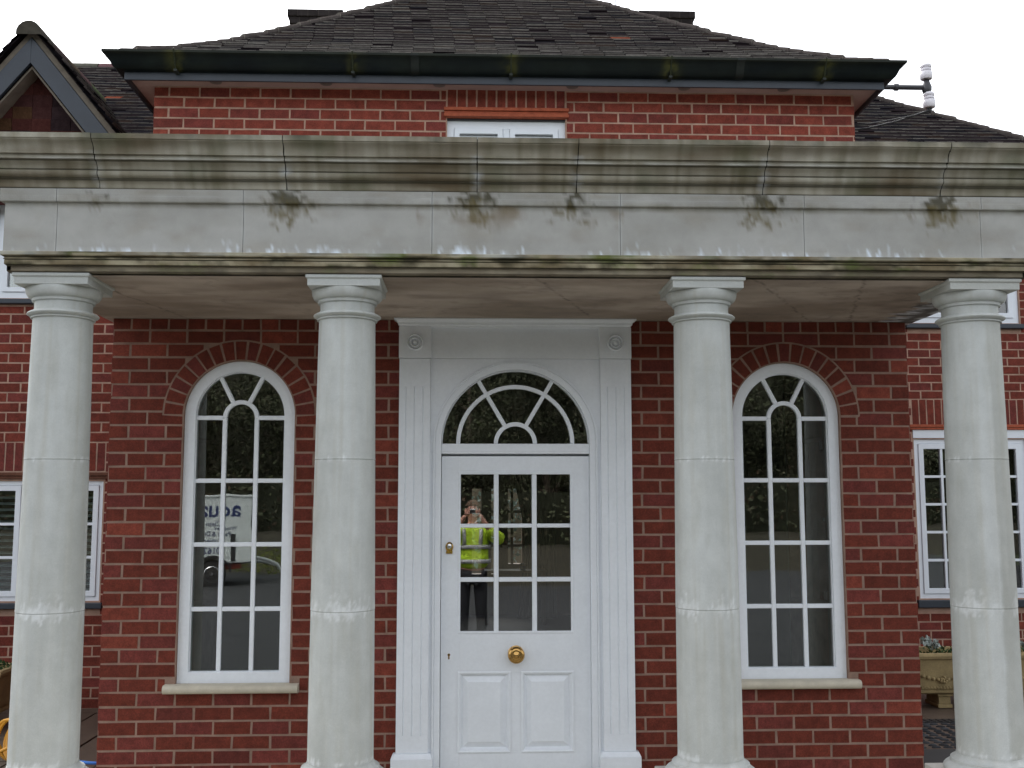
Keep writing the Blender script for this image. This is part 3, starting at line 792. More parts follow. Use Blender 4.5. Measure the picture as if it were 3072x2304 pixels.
# cornice blocks, one per stone, with open joints
edges = [None]+CJ+[None]
def block(e0, e1, i):
    m = MB(); n = len(CP); st = []
    dz = rnd(-.0015,.0015); dy = rnd(-.002,.002)
    g = .0016
    if e0 is None:
        st += [(-1, 1.19-1.19*k/1-0) for k in ()]
        for k in range(16, 0, -1): st.append((-1, FYF+(1.19-FYF)*k/16))
        st.append((0,-FXF)); a = -FXF
    else: a = e0+g
    b = e1-g if e1 is not None else FXF
    nx = max(2, int((b-a)/.02))
    qs = [a+(b-a)*k/nx for k in range(1 if e0 is None else 0, nx+1)]
    if e0 is not None: qs[1:1] = [a+.0015, a+.006]
    if e1 is not None: qs[-1:-1] = [b-.006, b-.0015]
    st += [(0,q) for q in qs]
    if e1 is None:
        for k in range(1, 17): st.append((1, FYF+(1.19-FYF)*k/16))
    vs = []; cs = []
    for kind, q in st:
        for o_, z in CP:
            # joints lean slightly, like sawn stone ends
            if kind == 0:
                p = (q+o_*(1 if q >= FXF-1e-6 else (-1 if q <= -FXF+1e-6 else 0)), FYF-o_+dy, z+CB+dz+.0012*fbm(q*3,z))
                if e0 is not None and abs(q-a) < 1e-6: p = (p[0]+.0035*fbm(z*22, i*3.1), p[1], p[2])
                if e1 is not None and abs(q-b) < 1e-6: p = (p[0]+.0035*fbm(z*22, i*3.1+5), p[1], p[2])
            else: p = (kind*(FXF+o_), q, z+CB)
            en = kind == 0 and ((e0 is not None and q < a+.0005) or (e1 is not None and q > b-.0005))
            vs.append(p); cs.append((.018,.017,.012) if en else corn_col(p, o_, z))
    fs = []
    for s_ in range(len(st)-1):
        for j in range(n): u = s_*n+j; v = s_*n+(j+1)%n; fs.append((u,v,v+n,u+n))
    fs += [tuple(range(n-1,-1,-1)), tuple(range((len(st)-1)*n, len(st)*n))]
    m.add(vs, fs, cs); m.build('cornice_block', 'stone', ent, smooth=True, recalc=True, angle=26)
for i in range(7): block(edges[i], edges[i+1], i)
for j in CJ:      # mortar deep in the joints
    f = MB(); pr_ = [(max(o_-.012,-.19), z*(.96)+.002) for o_, z in CP]; n = len(pr_)
    f.add([(j-.0045,FYF-o_,z+CB) for o_,z in pr_]+[(j+.0045,FYF-o_,z+CB) for o_,z in pr_], [tuple(range(n)), tuple(range(2*n-1,n-1,-1))]+[(k,(k+1)%n,n+(k+1)%n,n+k) for k in range(n)], (.02,.019,.014))
    f.build('joint_filling', 'stone', ent, recalc=True)
# frieze: band and plain face, jointed stones
def frieze_col(p, o_, z):
    x, y, zz = p; front = y < FYF+.02
    u = x if front else x+y
    c = lerp((.325,.322,.297), (.41,.408,.385), clamp(.5+.8*fbm(u*1.6, zz*5, .3)))
    c = lerp(c, (.30,.28,.235), clamp(-.1+1.2*fbm(u*5, zz*9, 4))*.5)
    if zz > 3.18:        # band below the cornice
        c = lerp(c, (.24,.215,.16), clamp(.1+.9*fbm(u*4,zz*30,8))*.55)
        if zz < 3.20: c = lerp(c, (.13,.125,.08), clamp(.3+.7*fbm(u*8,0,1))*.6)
    if front:
        b1 = clamp((stain_blotch(x, zz, 3.22, .05, .10, 1)*1.15+.75*fbm(x*24, zz*30, 2)-.38)*2.2); c = lerp(c, (.045,.038,.014), b1*.85*clamp(stain_blotch(x, zz, 3.22, .07, .13, 1)*5-.5))
        b2 = clamp((stain_blotch(x, zz, 3.155, .075, .13, 2)*1.05+.6*fbm(x*17, zz*15, 6)+.4*fbm(x*50,zz*50,5)-.45)*1.9); c = lerp(c, (.12,.095,.035), b2*.8*clamp(stain_blotch(x, zz, 3.155, .09, .17, 2)*5-.6))
        if -.55 < x < .5 and zz < 3.19 and zz > 3.05: c = lerp(c, (.17,.13,.075), clamp(fbm(x*5,zz*7,3.3)*1.6-.1)*clamp((zz-3.05)/.1)*.75)
        # salts along the foot
        s_ = clamp((2.975-zz)/.035)*clamp(.15+1.8*fbm(x*2.3,0,12))+clamp((3.02-zz)/.08)*clamp(-.15+1.8*fbm(x*13,zz*8,15))*clamp(.4+1.5*fbm(x*1.3,0,2))
        s_ = clamp((s_*.8+.75*fbm(x*40, zz*14, 33)+.35*fbm(x*90,zz*60,1)-.30)*1.8) if s_ > .02 else 0; c = lerp(c, (.72,.80,.88), s_*.85)
    for j in FJ:
        d = abs(x-j)
        if front and d < .012: c = lerp(c, (.50,.52,.52), .45*clamp(.5+fbm(zz*9,j*3)))
    return c
FP = [(.020,3.258),(.020,3.24),(.019,3.2235),(.0205,3.222),(.0205,3.196),(.018,3.192),(.002,3.189),(0,3.183)]+[(0,3.183-.0236*k) for k in range(1,10)]+[(0,2.9475),(.002,2.9425),(-.2,2.9425),(-.2,3.258)]
def seg(e0, e1, prof, colf, name, gap, step=.012, chamfer=.0):
    m = MB(); n = len(prof); st = []
    if e0 is None:
        for k in range(16,0,-1): st.append((-1, FYF+(1.19-FYF)*k/16))
        st.append((0,-FXF)); a = -FXF
    else: a = e0+gap
    b = e1-gap if e1 is not None else FXF
    nx = max(2,int((b-a)/step))
    for k in range(1 if e0 is None else 0, nx+1): st.append((0,a+(b-a)*k/nx))
    if e1 is None:
        for k in range(1,17): st.append((1, FYF+(1.19-FYF)*k/16))
    vs = []; cs = []
    for kind, q in st:
        for o_, z in prof:
            if kind == 0: p = (q+o_*(1 if q >= FXF-1e-6 else (-1 if q <= -FXF+1e-6 else 0)), FYF-o_, z)
            else: p = (kind*(FXF+o_), q, z)
            vs.append(p); cs.append(colf(p,o_,z))
    fs = []
    for s_ in range(len(st)-1):
        for j in range(n): u = s_*n+j; v = s_*n+(j+1)%n; fs.append((u,v,v+n,u+n))
    fs += [tuple(range(n-1,-1,-1)), tuple(range((len(st)-1)*n, len(st)*n))]
    m.add(vs, fs, cs); return m.build(name, 'stone', ent, smooth=True, recalc=True, angle=26)
fe = [None]+FJ+[None]
for i in range(7): seg(fe[i], fe[i+1], FP, frieze_col, 'frieze_block', .0012)
def low_col(p, o_, z):
    x, y, zz = p; front = y < FYF+.1; u = x if front else x+y
    c = lerp((.17,.135,.08), (.36,.32,.22), clamp(.5+1.2*fbm(u*5, zz*24, .7)))
    c = lerp(c, (.040,.036,.018), clamp(.05+1.8*fbm(u*6, zz*30, 21))*.9)
    c = lerp(c, (.09,.12,.02), clamp(-.35+1.9*fbm(u*5+4, zz*9, 9))*.85)
    if z in (2.9195,2.917,2.9045,2.9035,2.876,2.8745,2.848,2.902): c = lerp(c, (.02,.018,.01), .8)  # recess shade and black moss painted as dark lines at the steps
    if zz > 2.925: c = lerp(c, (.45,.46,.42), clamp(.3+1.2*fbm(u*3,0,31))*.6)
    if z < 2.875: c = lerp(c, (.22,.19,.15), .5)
    if x > 1.6 and front: c = lerp(c, (.04,.035,.02), clamp(.1+1.4*fbm(x*2.5,1,2))*.35)
    return c
LP = [(-.01,2.9420),(.008,2.9420),(.011,2.939),(.011,2.926),(.007,2.921),(-.004,2.9195),(-.006,2.917),(-.006,2.9095),(-.002,2.907),(-.002,2.9045),(-.008,2.9035),(-.008,2.902),(-.006,2.900),(-.006,2.879),(-.010,2.876),
      (-.028,2.8745),(-.030,2.872),(-.030,2.852),(-.034,2.848),(-.060,2.8465),(-.2,2.8465),(-.2,2.942)]
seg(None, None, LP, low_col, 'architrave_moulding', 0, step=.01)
# ceiling slab of the porch
m = MB(); nx, ny = 330, 90; vs = []; cs = []
x0, x1, y0, y1 = -2.56, 2.56, -1.28, 1.19
CR = [(.9,.25,-.15),(1.75,.0,.25),(-.2,-.3,.15)]
for i in range(nx+1):
    for j in range(ny+1):
        x = x0+(x1-x0)*i/nx; y = y0+(y1-y0)*j/ny
        c = lerp((.29,.235,.185), (.49,.42,.35), clamp(.5+.9*fbm(x*1.1, y*3.1, .5)))
        c = lerp(c, (.22,.18,.15), clamp(-.1+1.3*fbm(x*2.4, y*6, 3))*.6)
        d = abs(fbm(x*1.2+3, y*1.9, 8)); c = lerp(c, (.17,.14,.12), clamp(1-d/.05)*.35)
        for (a, b, k) in ((.23,.35,-1.0),(1.45,.55,-.25),(1.9,.3,.35),(-2.2,.2,-.3)):      # hairline cracks
            dd = abs(x-(a+(y+.8)*b+.02*fbm(x*9,y*9))); c = lerp(c, (.05,.04,.035), clamp(1-dd/.008)*.6)
        e = clamp((x-2.33+.10*fbm(y*16, x*2.5, 4))/.03)      # peeling white patch at the right end
        if e > 0:
            wv = clamp(.35+1.6*fbm(y*18, x*5, 2)); dk = math.exp(-((x-2.49)/.035)**2)
            c = lerp(c, lerp((.10,.10,.10), (.75,.80,.85), wv*(1-dk)), e*.9)
        elif x > 1.75: c = lerp(c, (.08,.06,.045), clamp((x-1.75)/.6)*clamp(.3+1.3*fbm(x*4,y*7,12))*.6)
        vs.append((x,y,CEIL+.0012*fbm(x*3,y*3))); cs.append(c)
fs = [(i*(ny+1)+j, i*(ny+1)+j+1, (i+1)*(ny+1)+j+1, (i+1)*(ny+1)+j) for i in range(nx) for j in range(ny)]
m.add(vs, fs, cs); m.build('ceiling', 'stone', ent, smooth=True)
m = MB(); m.box(-2.45,2.45,-1.10,1.19,CEIL+.05,3.40,(.2,.2,.19)); m.box(-2.5,2.5,-1.145,-1.101,2.9,3.47,(.03,.03,.025)); m.build('roof_slab', 'stone', ent)

# ------------------------------------------------------------------ columns
def column(cx, idx, label):
    cy = -1.12
    r = root('column', (cx,cy,0), label, 'column', 'stone columns under the porch entablature')
    # pedestal plinth block
    m = MB()
    m.box(cx-.245,cx+.245,cy-.245,cy+.245,-.06,.320,(.46,.44,.40)); m.build('plinth', 'stone', r, bevel=.006)
    def cc(a, z):
        c = lerp((.415,.428,.405), (.51,.53,.512), clamp(.5+.8*fbm(a*.9+idx*7, z*1.1, idx)))
        c = lerp(c, (.38,.36,.29), clamp(-.1+1.1*fbm(a*5+idx*5, z*.8, 3))*.45)
        return c
    m = MB(); prof = [(.203,.321)]+[(.204+.026*math.sin(math.pi*k/8), .325+.054*k/8) for k in range(9)]+[(.194,.382),(.194,.397)]+[(.192-.026*math.sin(math.pi/2*k/5), .399+.026*(1-math.cos(math.pi/2*k/5))) for k in range(6)]
    m.lathe(prof, 64, c=(cx,cy,0), colf=lambda a,z: lerp(cc(a,z), (.62,.62,.6), clamp(.1+fbm(a*4,z*20,idx))*.5)); m.build('base', 'stone', r, smooth=True, angle=40)
    J = [.437, 1.162, 1.915]; zt = 2.632
    def rad(z):
        t = clamp((z-.425)/(zt-.425)); return .1635-.0185*t**1.5
    zs = []; z = .4255
    while z < zt: zs.append(z); z += .014
    zs.append(zt)
    prof = []
    for z in zs:
        for j in J[1:]:
            if prof and prof[-1][1] < j <= z: prof += [(rad(j),j-.0022),(rad(j)-.0022,j-.001),(rad(j)-.0022,j+.001),(rad(j)+.0012,j+.0022)]
        if prof and z-prof[-1][1] < .002: continue
        prof.append((rad(z)+(.0012 if prof and 0 < z-1.162 < .5 else 0)*max(0,1-(z-1.162)/.5), z))
    def scol(a, z):
        c = cc(a, z)
        for k, j in enumerate(J):
            dz_ = z-j; wid = .02 if k != 1 else (.065 if dz_ > 0 else .05)
            n_ = clamp(.25+1.6*fbm(a*2.6+idx*3.3+k, z*12, k*2.)); up_ = clamp(1-abs(dz_)/(wid*(1.5 if dz_ > 0 else 1.2)))
            q_ = clamp((up_*1.1+.8*fbm(a*9+idx*3.3, z*26, k*2.)+.5*fbm(a*2.3+idx*1.7,z*5,k)-.62-(.25 if k == 2 else 0)+.9*fbm(a*1.1+idx*9.7, k*3.1, 2))*1.5) if up_ > 0 else 0; c = lerp(c, (.70,.72,.72), q_*.7)
            if k and abs(dz_) < .0015: c = lerp(c, (.30,.30,.27), .5)
        if idx == 3:   # long pale strip and darker right side on the right-hand column
            aa = a % (2*math.pi); f_ = 1.5*math.pi+.12+.10*fbm(z*2.2,3)
            s_ = clamp((f_-aa)/.05)*clamp((aa-4.2)/.25); c = lerp(c, (.58,.60,.59), s_*.45*clamp((2.4-z)/.3))
            c = lerp(c, (.34,.33,.28), clamp((aa-f_)/.05)*.35)
        v = clamp(-.35+1.5*fbm(a*7+idx, z*1.3, 11)); c = lerp(c, (.58,.58,.55), v*.22)
        v = clamp(-.2+1.3*fbm(a*2.2+idx*5, z*3.5, 21)); c = lerp(c, (.37,.365,.31), v*.35)
        return c
    m = MB(); m.lathe(prof, 96, c=(cx,cy,0), colf=scol); m.build('shaft', 'stone', r, smooth=True, angle=40)
    m = MB()
    prof = [(.146,zt+.0005)]+[(.155+.0,zt+.002),(.156,zt+.007)]+[(.152+.022*math.sin(math.pi*k/8), zt+.010+.030*k/8) for k in range(9)]+[(.142,zt+.042),(.140,zt+.060),(.141,zt+.085)]
    prof += [(.152,zt+.089),(.153,zt+.102)]+[(.155+.030*math.sin(math.pi/2*k/8), zt+.104+.048*(1-math.cos(math.pi/2*k/8))) for k in range(9)]+[(.184,zt+.156)]
    m.lathe(prof, 80, c=(cx,cy,0), colf=cc); cap = m.build('capital', 'stone', r, smooth=True, angle=35)
    m = MB(); za = zt+.157
    h1, h2 = .1825, .191
    def sq(h, z): return [(cx-h,cy-h,z),(cx+h,cy-h,z),(cx+h,cy+h,z),(cx-h,cy+h,z)]
    lv = [(h1,za),(h1,za+.033),(h1+.002,za+.036),(h2,za+.040),(h2,CEIL+.006)]
    vs = [p for h,z in lv for p in sq(h,z)]
    fs = [(3,2,1,0)]+[(i*4+k, i*4+(k+1)%4, (i+1)*4+(k+1)%4, (i+1)*4+k) for i in range(len(lv)-1) for k in range(4)]+[tuple(range(len(lv)*4-4, len(lv)*4))]
    m.add(vs, fs, cc(1.3+idx, 2.8)); m.build('abacus', 'stone', cap, bevel=.0015)
    return r
column(-2.378, 0, 'outermost stone column at the left end of the porch, window and planter behind it')
column(-.921, 1, 'stone column between the left arched window and the front door')
column(.937, 2, 'stone column between the front door and the right arched window')
column(2.378, 3, 'outermost stone column at the right, with a pale strip down its shaft')

# ------------------------------------------------------------------ arched windows
def arched_window(cx, lab):
    f = MB(); hw = WHW-.004
    o_ = arch_loop(cx, WZ0, WZS, hw, 40); i_ = arch_loop(cx, WZ0+.066, WZS-.0, hw-.066, 40)
    i2 = arch_loop(cx, WZ0+.070, WZS, hw-.072, 40)
    f.ring(o_, i_, .028, .10); f.ring(i_, i2, .040, .095)
    fo = f.build('window', 'white', house, recalc=True, bevel=.002, label=lab)
    b = MB(); bw = .0135; y0, y1 = .042, .075; gi = hw-.068
    xm = .0985; zi = WZS+.01      # mullions, inner arch
    zb = [1.0475, 1.4385, 1.8295]; ztr = 2.220
    g0 = WZ0+.07
    for sx in (-1,1):
        b.box(cx+sx*xm-bw, cx+sx*xm+bw, y0, y1, g0, ztr)
    xs = [-gi, -xm-bw, -xm+bw, xm-bw, xm+bw, gi]
    for z in zb:
        for k in (0,2,4): b.box(cx+xs[k], cx+xs[k+1], y0+.001, y1-.001, z-bw, z+bw)
    for k in (0,4): b.box(cx+xs[k], cx+xs[k+1], y0+.001, y1-.001, ztr-bw, ztr+bw)
    n = 24
    oo = [(cx-(xm+bw)*math.cos(math.pi*k/n), ztr+(xm+bw)*math.sin(math.pi*k/n)) for k in range(n+1)]
    ii = [(cx-(xm-bw)*math.cos(math.pi*k/n), ztr+(xm-bw)*math.sin(math.pi*k/n)) for k in range(n+1)]
    b.poly(oo+ii[::-1], y0+.0005, y1-.0005)
    for a in (62, 118):      # radial bars
        d = Vector((math.cos(R(a)), math.sin(R(a)))); p = Vector((-d.y, d.x)); r0, r1 = xm+bw-.002, gi+.004
        pts = [(cx+d.x*r0+p.x*bw*s_, ztr+d.y*r0+p.y*bw*s_) for s_ in (1,-1)]+[(cx+d.x*r1+p.x*bw*s_, ztr+d.y*r1*1.03+p.y*bw*s_) for s_ in (-1,1)]
        b.poly(pts, y0+.0015, y1-.0015)
    b.build('glazing_bar', 'white', fo, recalc=True, bevel=.004)
    g = MB(); pts = arch_loop(cx, g0-.004, WZS, gi+.002, 30); g.poly(pts, .0575, .0605); g.build('pane', 'glass', fo, recalc=True)
    s = MB(); hw2 = .40; n = 10; prof = [(.02,.558),(-.045,.558)]+[(-.045-.024*math.sin(math.pi*k/n), .558+.0255*(1-math.cos(math.pi*k/n))) for k in range(1,n)]+[(-.045,.609),(.02,.6095)]
    A = [(cx-hw2,y,z) for y,z in prof]; B = [(cx+hw2,y,z) for y,z in prof]; q = len(prof)
    s.add(A+B, [(k,(k+1)%q,q+(k+1)%q,q+k) for k in range(q)]+[tuple(range(q-1,-1,-1)), tuple(range(q,2*q))])
    s.build('sill', 'sill', fo, smooth=True, recalc=True, angle=50)
arched_window(-WX, 'arched window left of the door, its panes mirroring a trailer')
arched_window(WX, 'arched window right of the door, partly hidden by a column')

# ------------------------------------------------------------------ door surround, fanlight, front door
ds = MB()
# head panel with the semicircular opening: plate built as ring between arch and rectangle
ZT = 2.058; n = 40
def arch_pts(r, n=n): return [(-r*math.cos(math.pi*k/n), ZT+r*math.sin(math.pi*k/n)) for k in range(n+1)]
# spandrel plate between pilasters
top = 2.588
outer = []
for k in range(n+1):
    a = math.pi*k/n; c_, s_ = -math.cos(a), math.sin(a)
    t = min(.530/abs(c_) if abs(c_) > 1e-6 else 9, (top-ZT)/s_ if s_ > 1e-6 else 9); outer.append((c_*t, ZT+s_*t))
inner = arch_pts(.510)
m = ds
N_ = n+1
vs = [(x,-.018,z) for x,z in outer]+[(x,-.018,z) for x,z in inner]+[(x,.05,z) for x,z in outer]+[(x,.05,z) for x,z in inner]
fs = []
for i in range(n): fs += [(i,i+1,N_+i+1,N_+i),(N_+i,N_+i+1,3*N_+i+1,3*N_+i),(2*N_+i+1,2*N_+i,3*N_+i,3*N_+i+1)]
m.add(vs, fs)
# corner fillers of the plate
for sx in (-1,1):
    m.box(min(sx*.5125,sx*.531), max(sx*.5125,sx*.531), -.0175,.05, .0, ZT)
m.box(-.530,.530,-.022,.05,2.5895,2.80)
sur = ds.build('door_surround', 'white', house, recalc=True)
m = MB()
def archring(r0, r1, y0, y1, mm, leg=0):
    o_ = [(-r1,leg)]*(1 if leg is not None else 0); pass
a1 = arch_loop(0, .0, ZT, .512, 40); a2 = arch_loop(0, .0, ZT, .500, 40); a3 = arch_loop(0,.0,ZT,.462,40)
m.poly(a1+a2[::-1], -.030, .04); m.poly(a2+a3[::-1], -.022, .06)
m.build('architrave', 'white', sur, recalc=True, bevel=.003)
for sx in (-1,1):
    p = MB(); xa, xb = sorted((sx*.531, sx*.724)); y0 = -.040
    gr = [(.037,.047),(.090,.100),(.143,.153)]
    e = [0]
    # fluted shaft: strips with grooves
    xs = [xa]; 
    for g0_, g1_ in gr: xs += [xa+g0_, xa+g1_]
    xs.append(xb)
    for k in range(len(xs)-1):
        if k % 2 == 0: p.box(xs[k], xs[k+1], y0, .0, .302, 2.41)
        else:
            q = (xs[k]+xs[k+1])/2; p.add([(xs[k],y0,.302),(q,y0+.006,.302),(xs[k+1],y0,.302),(xs[k],y0,2.41),(q,y0+.006,2.41),(xs[k+1],y0,2.41)], [(0,1,4,3),(1,2,5,4)])
            p.add([(xs[k],y0,.302),(q,y0+.006,.302),(xs[k+1],y0,.302)], [(0,1,2)]); p.add([(xs[k],y0,2.41),(q,y0+.006,2.41),(xs[k+1],y0,2.41)], [(2,1,0)])
    p.box(xa, xb, y0, 0, .199, .3015); p.box(xa, xb, y0, 0, 2.4105, 2.586)
    po = p.build('pilaster', 'white', sur)
    c = MB(); c.box(xa-.004, xb+.004, -.046, 0, 2.589, 2.79); c.build('corner_block', 'white', sur, bevel=.003)
    rs = MB(); T = Matrix.Translation(((xa+xb)/2,-.046,2.688)) @ Matrix.Rotation(R(90), 4, 'X')
    pr = [(a,b*1.9) for a,b in [(.052,0),(.052,.005),(.047,.009),(.042,.006),(.038,.001),(.034,.001),(.031,.007),(.027,.009),(.023,.006),(.019,.001),(.014,.001),(.012,.007),(.007,.010),(.0015,.011)]]
    for (r_,h_) in (): pass
    rs.lathe(pr, 32, T=T); rs.build('rosette', 'white', sur, smooth=True, angle=25)
    b = MB(); xa2, xb2 = sorted((sx*.503, sx*.752)); b.box(xa2, xb2, -.075, 0, -.06, .172)
    b.add([(xa2,-.075,.1722),(xb2,-.075,.1722),(xb2,0,.1722),(xa2,0,.1722),(xa2+.012,-.052,.198),(xb2-.012,-.052,.198),(xb2-.012,0,.198),(xa2+.012,0,.198)], [(0,1,5,4),(1,2,6,5),(3,0,4,7),(4,5,6,7)])
    b.build('plinth_block', 'white', sur, bevel=.004)
# cornice over the door, returned at both ends
pr = [(.0,2.784),(.044,2.784),(.046,2.792),(.052,2.796),(.058,2.800),(.060,2.812),(.068,2.820),(.078,2.826),(.082,2.829),(.082,2.836),(0,2.836)]
m = MB(); n_ = len(pr); vs = []
for q, side in ((0,-1),(0,0),(0,2),(0,1)):
    for o_, z in pr:
        hx_ = .676+o_
        if side == -1: vs.append((-hx_, 0, z))
        elif side == 0: vs.append((-hx_, -o_, z))
        elif side == 2: vs.append((hx_, -o_, z))
        else: vs.append((hx_, 0, z))
fs = [(i*n_+j, i*n_+(j+1)%n_, (i+1)*n_+(j+1)%n_, (i+1)*n_+j) for i in range(3) for j in range(n_)]
m.add(vs, fs); m.build('head_moulding', 'white', sur, recalc=True, smooth=True, angle=30)
# transom and jambs
m = MB(); m.box(-.4615,.4615,-.005,.07,1.994,2.057)
for sx in (-1,1): m.box(min(sx*.462,sx*.50), max(sx*.462,sx*.50), .061,.12, 0, ZT)
m.box(-.4615,.4615,.071,.12,1.984,2.057)
m.build('transom', 'white', sur, bevel=.003)
# fanlight
m = MB(); bw = .0128
def arc_strip(mm, r0, r1, y0, y1, n=30):
    o_ = [(-r1*math.cos(math.pi*k/n), ZT+r1*math.sin(math.pi*k/n)) for k in range(n+1)]; i_ = [(-r0*math.cos(math.pi*k/n), ZT+r0*math.sin(math.pi*k/n)) for k in range(n+1)]
    mm.poly(o_+i_[::-1], y0, y1)
arc_strip(m, .345, .3705, .012, .05); arc_strip(m, .109, .1355, .012, .05); arc_strip(m, .455, .4615, .004, .055)
for a in (59.5, 120.5):
    d = Vector((math.cos(R(a)), math.sin(R(a)))); p = Vector((-d.y, d.x))
    for r0, r1 in ((.134,.347),(.369,.457)):
        m.poly([(d.x*r0+p.x*bw, ZT+d.y*r0+p.y*bw),(d.x*r0-p.x*bw, ZT+d.y*r0-p.y*bw),(d.x*r1-p.x*bw, ZT+d.y*r1-p.y*bw),(d.x*r1+p.x*bw, ZT+d.y*r1+p.y*bw)], .013, .049)
fan = m.build('fanlight', 'white', sur, recalc=True, bevel=.003)
fan.parent = house; fan.location = Vector((0,0,0))-PW['house']; PW[fan.name] = Vector((0,0,0))
# bring the mesh back to the house frame
d_ = PW[sur.name]-Vector((0,0,0)); fan.data.transform(Matrix.Translation(d_))
g = MB(); g.poly([(-.457,ZT+.001)]+[(-.457*math.cos(math.pi*k/30), ZT+.457*math.sin(math.pi*k/30)) for k in range(1,30)]+[(.457,ZT+.001)], .030, .033); g.build('pane', 'glass', fan, recalc=True)

# the door leaf
DY = .018
fd = MB(); zt, zb = 1.980, .012
px = [-.459, -.3455, -.1345, -.1045, .1025, .1325, .3465, .461]
fd.box(-.459,-.3455,DY,DY+.044,zb,zt); fd.box(.3465,.461,DY,DY+.044,zb,zt)
fd.box(-.3455,.3465,DY,DY+.044,1.872,zt); fd.box(-.3455,.3465,DY,DY+.044,.657,.902); fd.box(-.3455,.3465,DY,DY+.044,zb,.196)
fd.box(-.041,.043,DY,DY+.044,.196,.657)
door = fd.build('front_door', 'white', house, bevel=.0015, recalc=True, label='white panelled front door with nine panes and a brass knob')
gb = MB()
rowz = [(.902,.905),(1.205,1.235),(1.536,1.562),(1.869,1.872)]
for a, b in ((-.1345,-.1045),(.1025,.1325)): gb.box(a,b,DY+.002,DY+.04,.902,1.872)
for a, b in ((1.206,1.234),(1.537,1.562)):
    for xa, xb in ((-.3455,-.1345),(-.1045,.1025),(.1325,.3465)): gb.box(xa,xb,DY+.003,DY+.039,a,b)
gb.build('glazing_bar', 'white', door, bevel=.006, recalc=True)
gb = MB(); gb.ring(rect_loop(-.357,.358,.894,1.884), rect_loop(-.340,.341,.909,1.867), DY-.005, DY+.006); gb.build('bead', 'white', door, bevel=.004, recalc=True)
g = MB(); T = Matrix.Translation((0,DY+.022,1.387)) @ Matrix.Rotation(R(-.50), 4, 'X')
g.box(-.346,.347,-.002,.002,-.488,.488, T=T); g.build('pane', 'doorglass', door)
for xa, xb in ((-.3455,-.041),(.043,.3465)):
    p = MB(); za_, zb_ = .196,.657
    def rl(d, y): return [(xa+d,y,za_+d),(xb-d,y,za_+d),(xb-d,y,zb_-d),(xa+d,y,zb_-d)]
    lv = [(-.012,DY-.003),(-.004,DY-.006),(.004,DY-.003),(.008,DY+.006),(.018,DY+.018),(.022,DY+.018),(.052,DY+.004),(.0525,DY+.002)]
    vs = [q for d,y in lv for q in rl(d,y)]
    fs = [(i*4+k,i*4+(k+1)%4,(i+1)*4+(k+1)%4,(i+1)*4+k) for i in range(len(lv)-1) for k in range(4)]+[tuple(range(len(lv)*4-4,len(lv)*4))]
    p.add(vs, fs); p.build('raised_panel', 'white', door)
k = MB(); T = Matrix.Translation((.001,DY,.772)) @ Matrix.Rotation(R(90), 4, 'X')
k.lathe([(.050,0),(.050,.004),(.044,.008),(.022,.012),(.018,.022),(.020,.030),(.034,.036),(.046,.044),(.0515,.056),(.0515,.062),(.047,.072),(.038,.078),(.030,.0805),(.026,.0795),(.018,.083),(.009,.087),(.001,.088)], 48, T=T)
k.build('door_knob', 'brass', door, smooth=True, angle=50)
k = MB(); T = Matrix.Translation((-.409,DY,1.421)) @ Matrix.Rotation(R(90), 4, 'X') @ Matrix.Diagonal((1,1.25,1,1))
k.lathe([(.024,0),(.024,.010),(.020,.014),(.0195,.012)], 32, T=T); k.box(-.4285,-.3895,DY-.012,DY,1.380,1.398)
ko = k.build('night_latch', 'brass', door, smooth=True)
k = MB(); T = Matrix.Translation((-.409,DY-.012,1.424)) @ Matrix.Rotation(R(90), 4, 'X'); k.lathe([(.015,0),(.015,.005),(.006,.007),(.002,.003)], 24, T=T)
k.m = 0; k.build('keyhole', 'chrome', door, smooth=True)
k = MB(); k.poly([(-.409+.0085*math.cos(a), .768+.0085*math.sin(a)) for a in [R(-60+300*q/14) for q in range(15)]][::1]+[(-.4135,.742),(-.4045,.742)], DY-.002, DY+.001)
k.build('keyhole', 'brass', door)

# ------------------------------------------------------------------ interior seen through the glass
m = MB()
m.box(-2.2,2.2,.31,9.2,-.05,.0); inf = m.build('interior_floor', 'floor', house)
m = MB(); m.box(-2.2,2.2,.31,9.2,2.62,2.70)
m.box(-2.24,-2.2,2.3,9.2,0,2.62); m.box(2.2,2.24,2.3,9.2,0,2.62)
for sx in (-1,1):
    m.box(min(sx*2.2,sx*2.19),max(sx*2.2,sx*2.19),.31,.75,0,2.62); m.box(min(sx*2.2,sx*2.19),max(sx*2.2,sx*2.19),1.65,2.3,0,2.62)
    m.box(min(sx*.9,sx*2.2),max(sx*.9,sx*2.2),2.9,2.98,0,2.62)
m.box(-.9,.9,2.9,2.98,2.15,2.62)
m.build('interior_wall', 'plaster', house)
m = MB()
for sx in (-1,1): m.box(min(sx*.86,sx*.94),max(sx*.86,sx*.94),2.86,3.02,0,2.1)
m.box(-.94,.94,2.86,3.02,2.1,2.2)
m.build('interior_door_frame', 'wood', house)
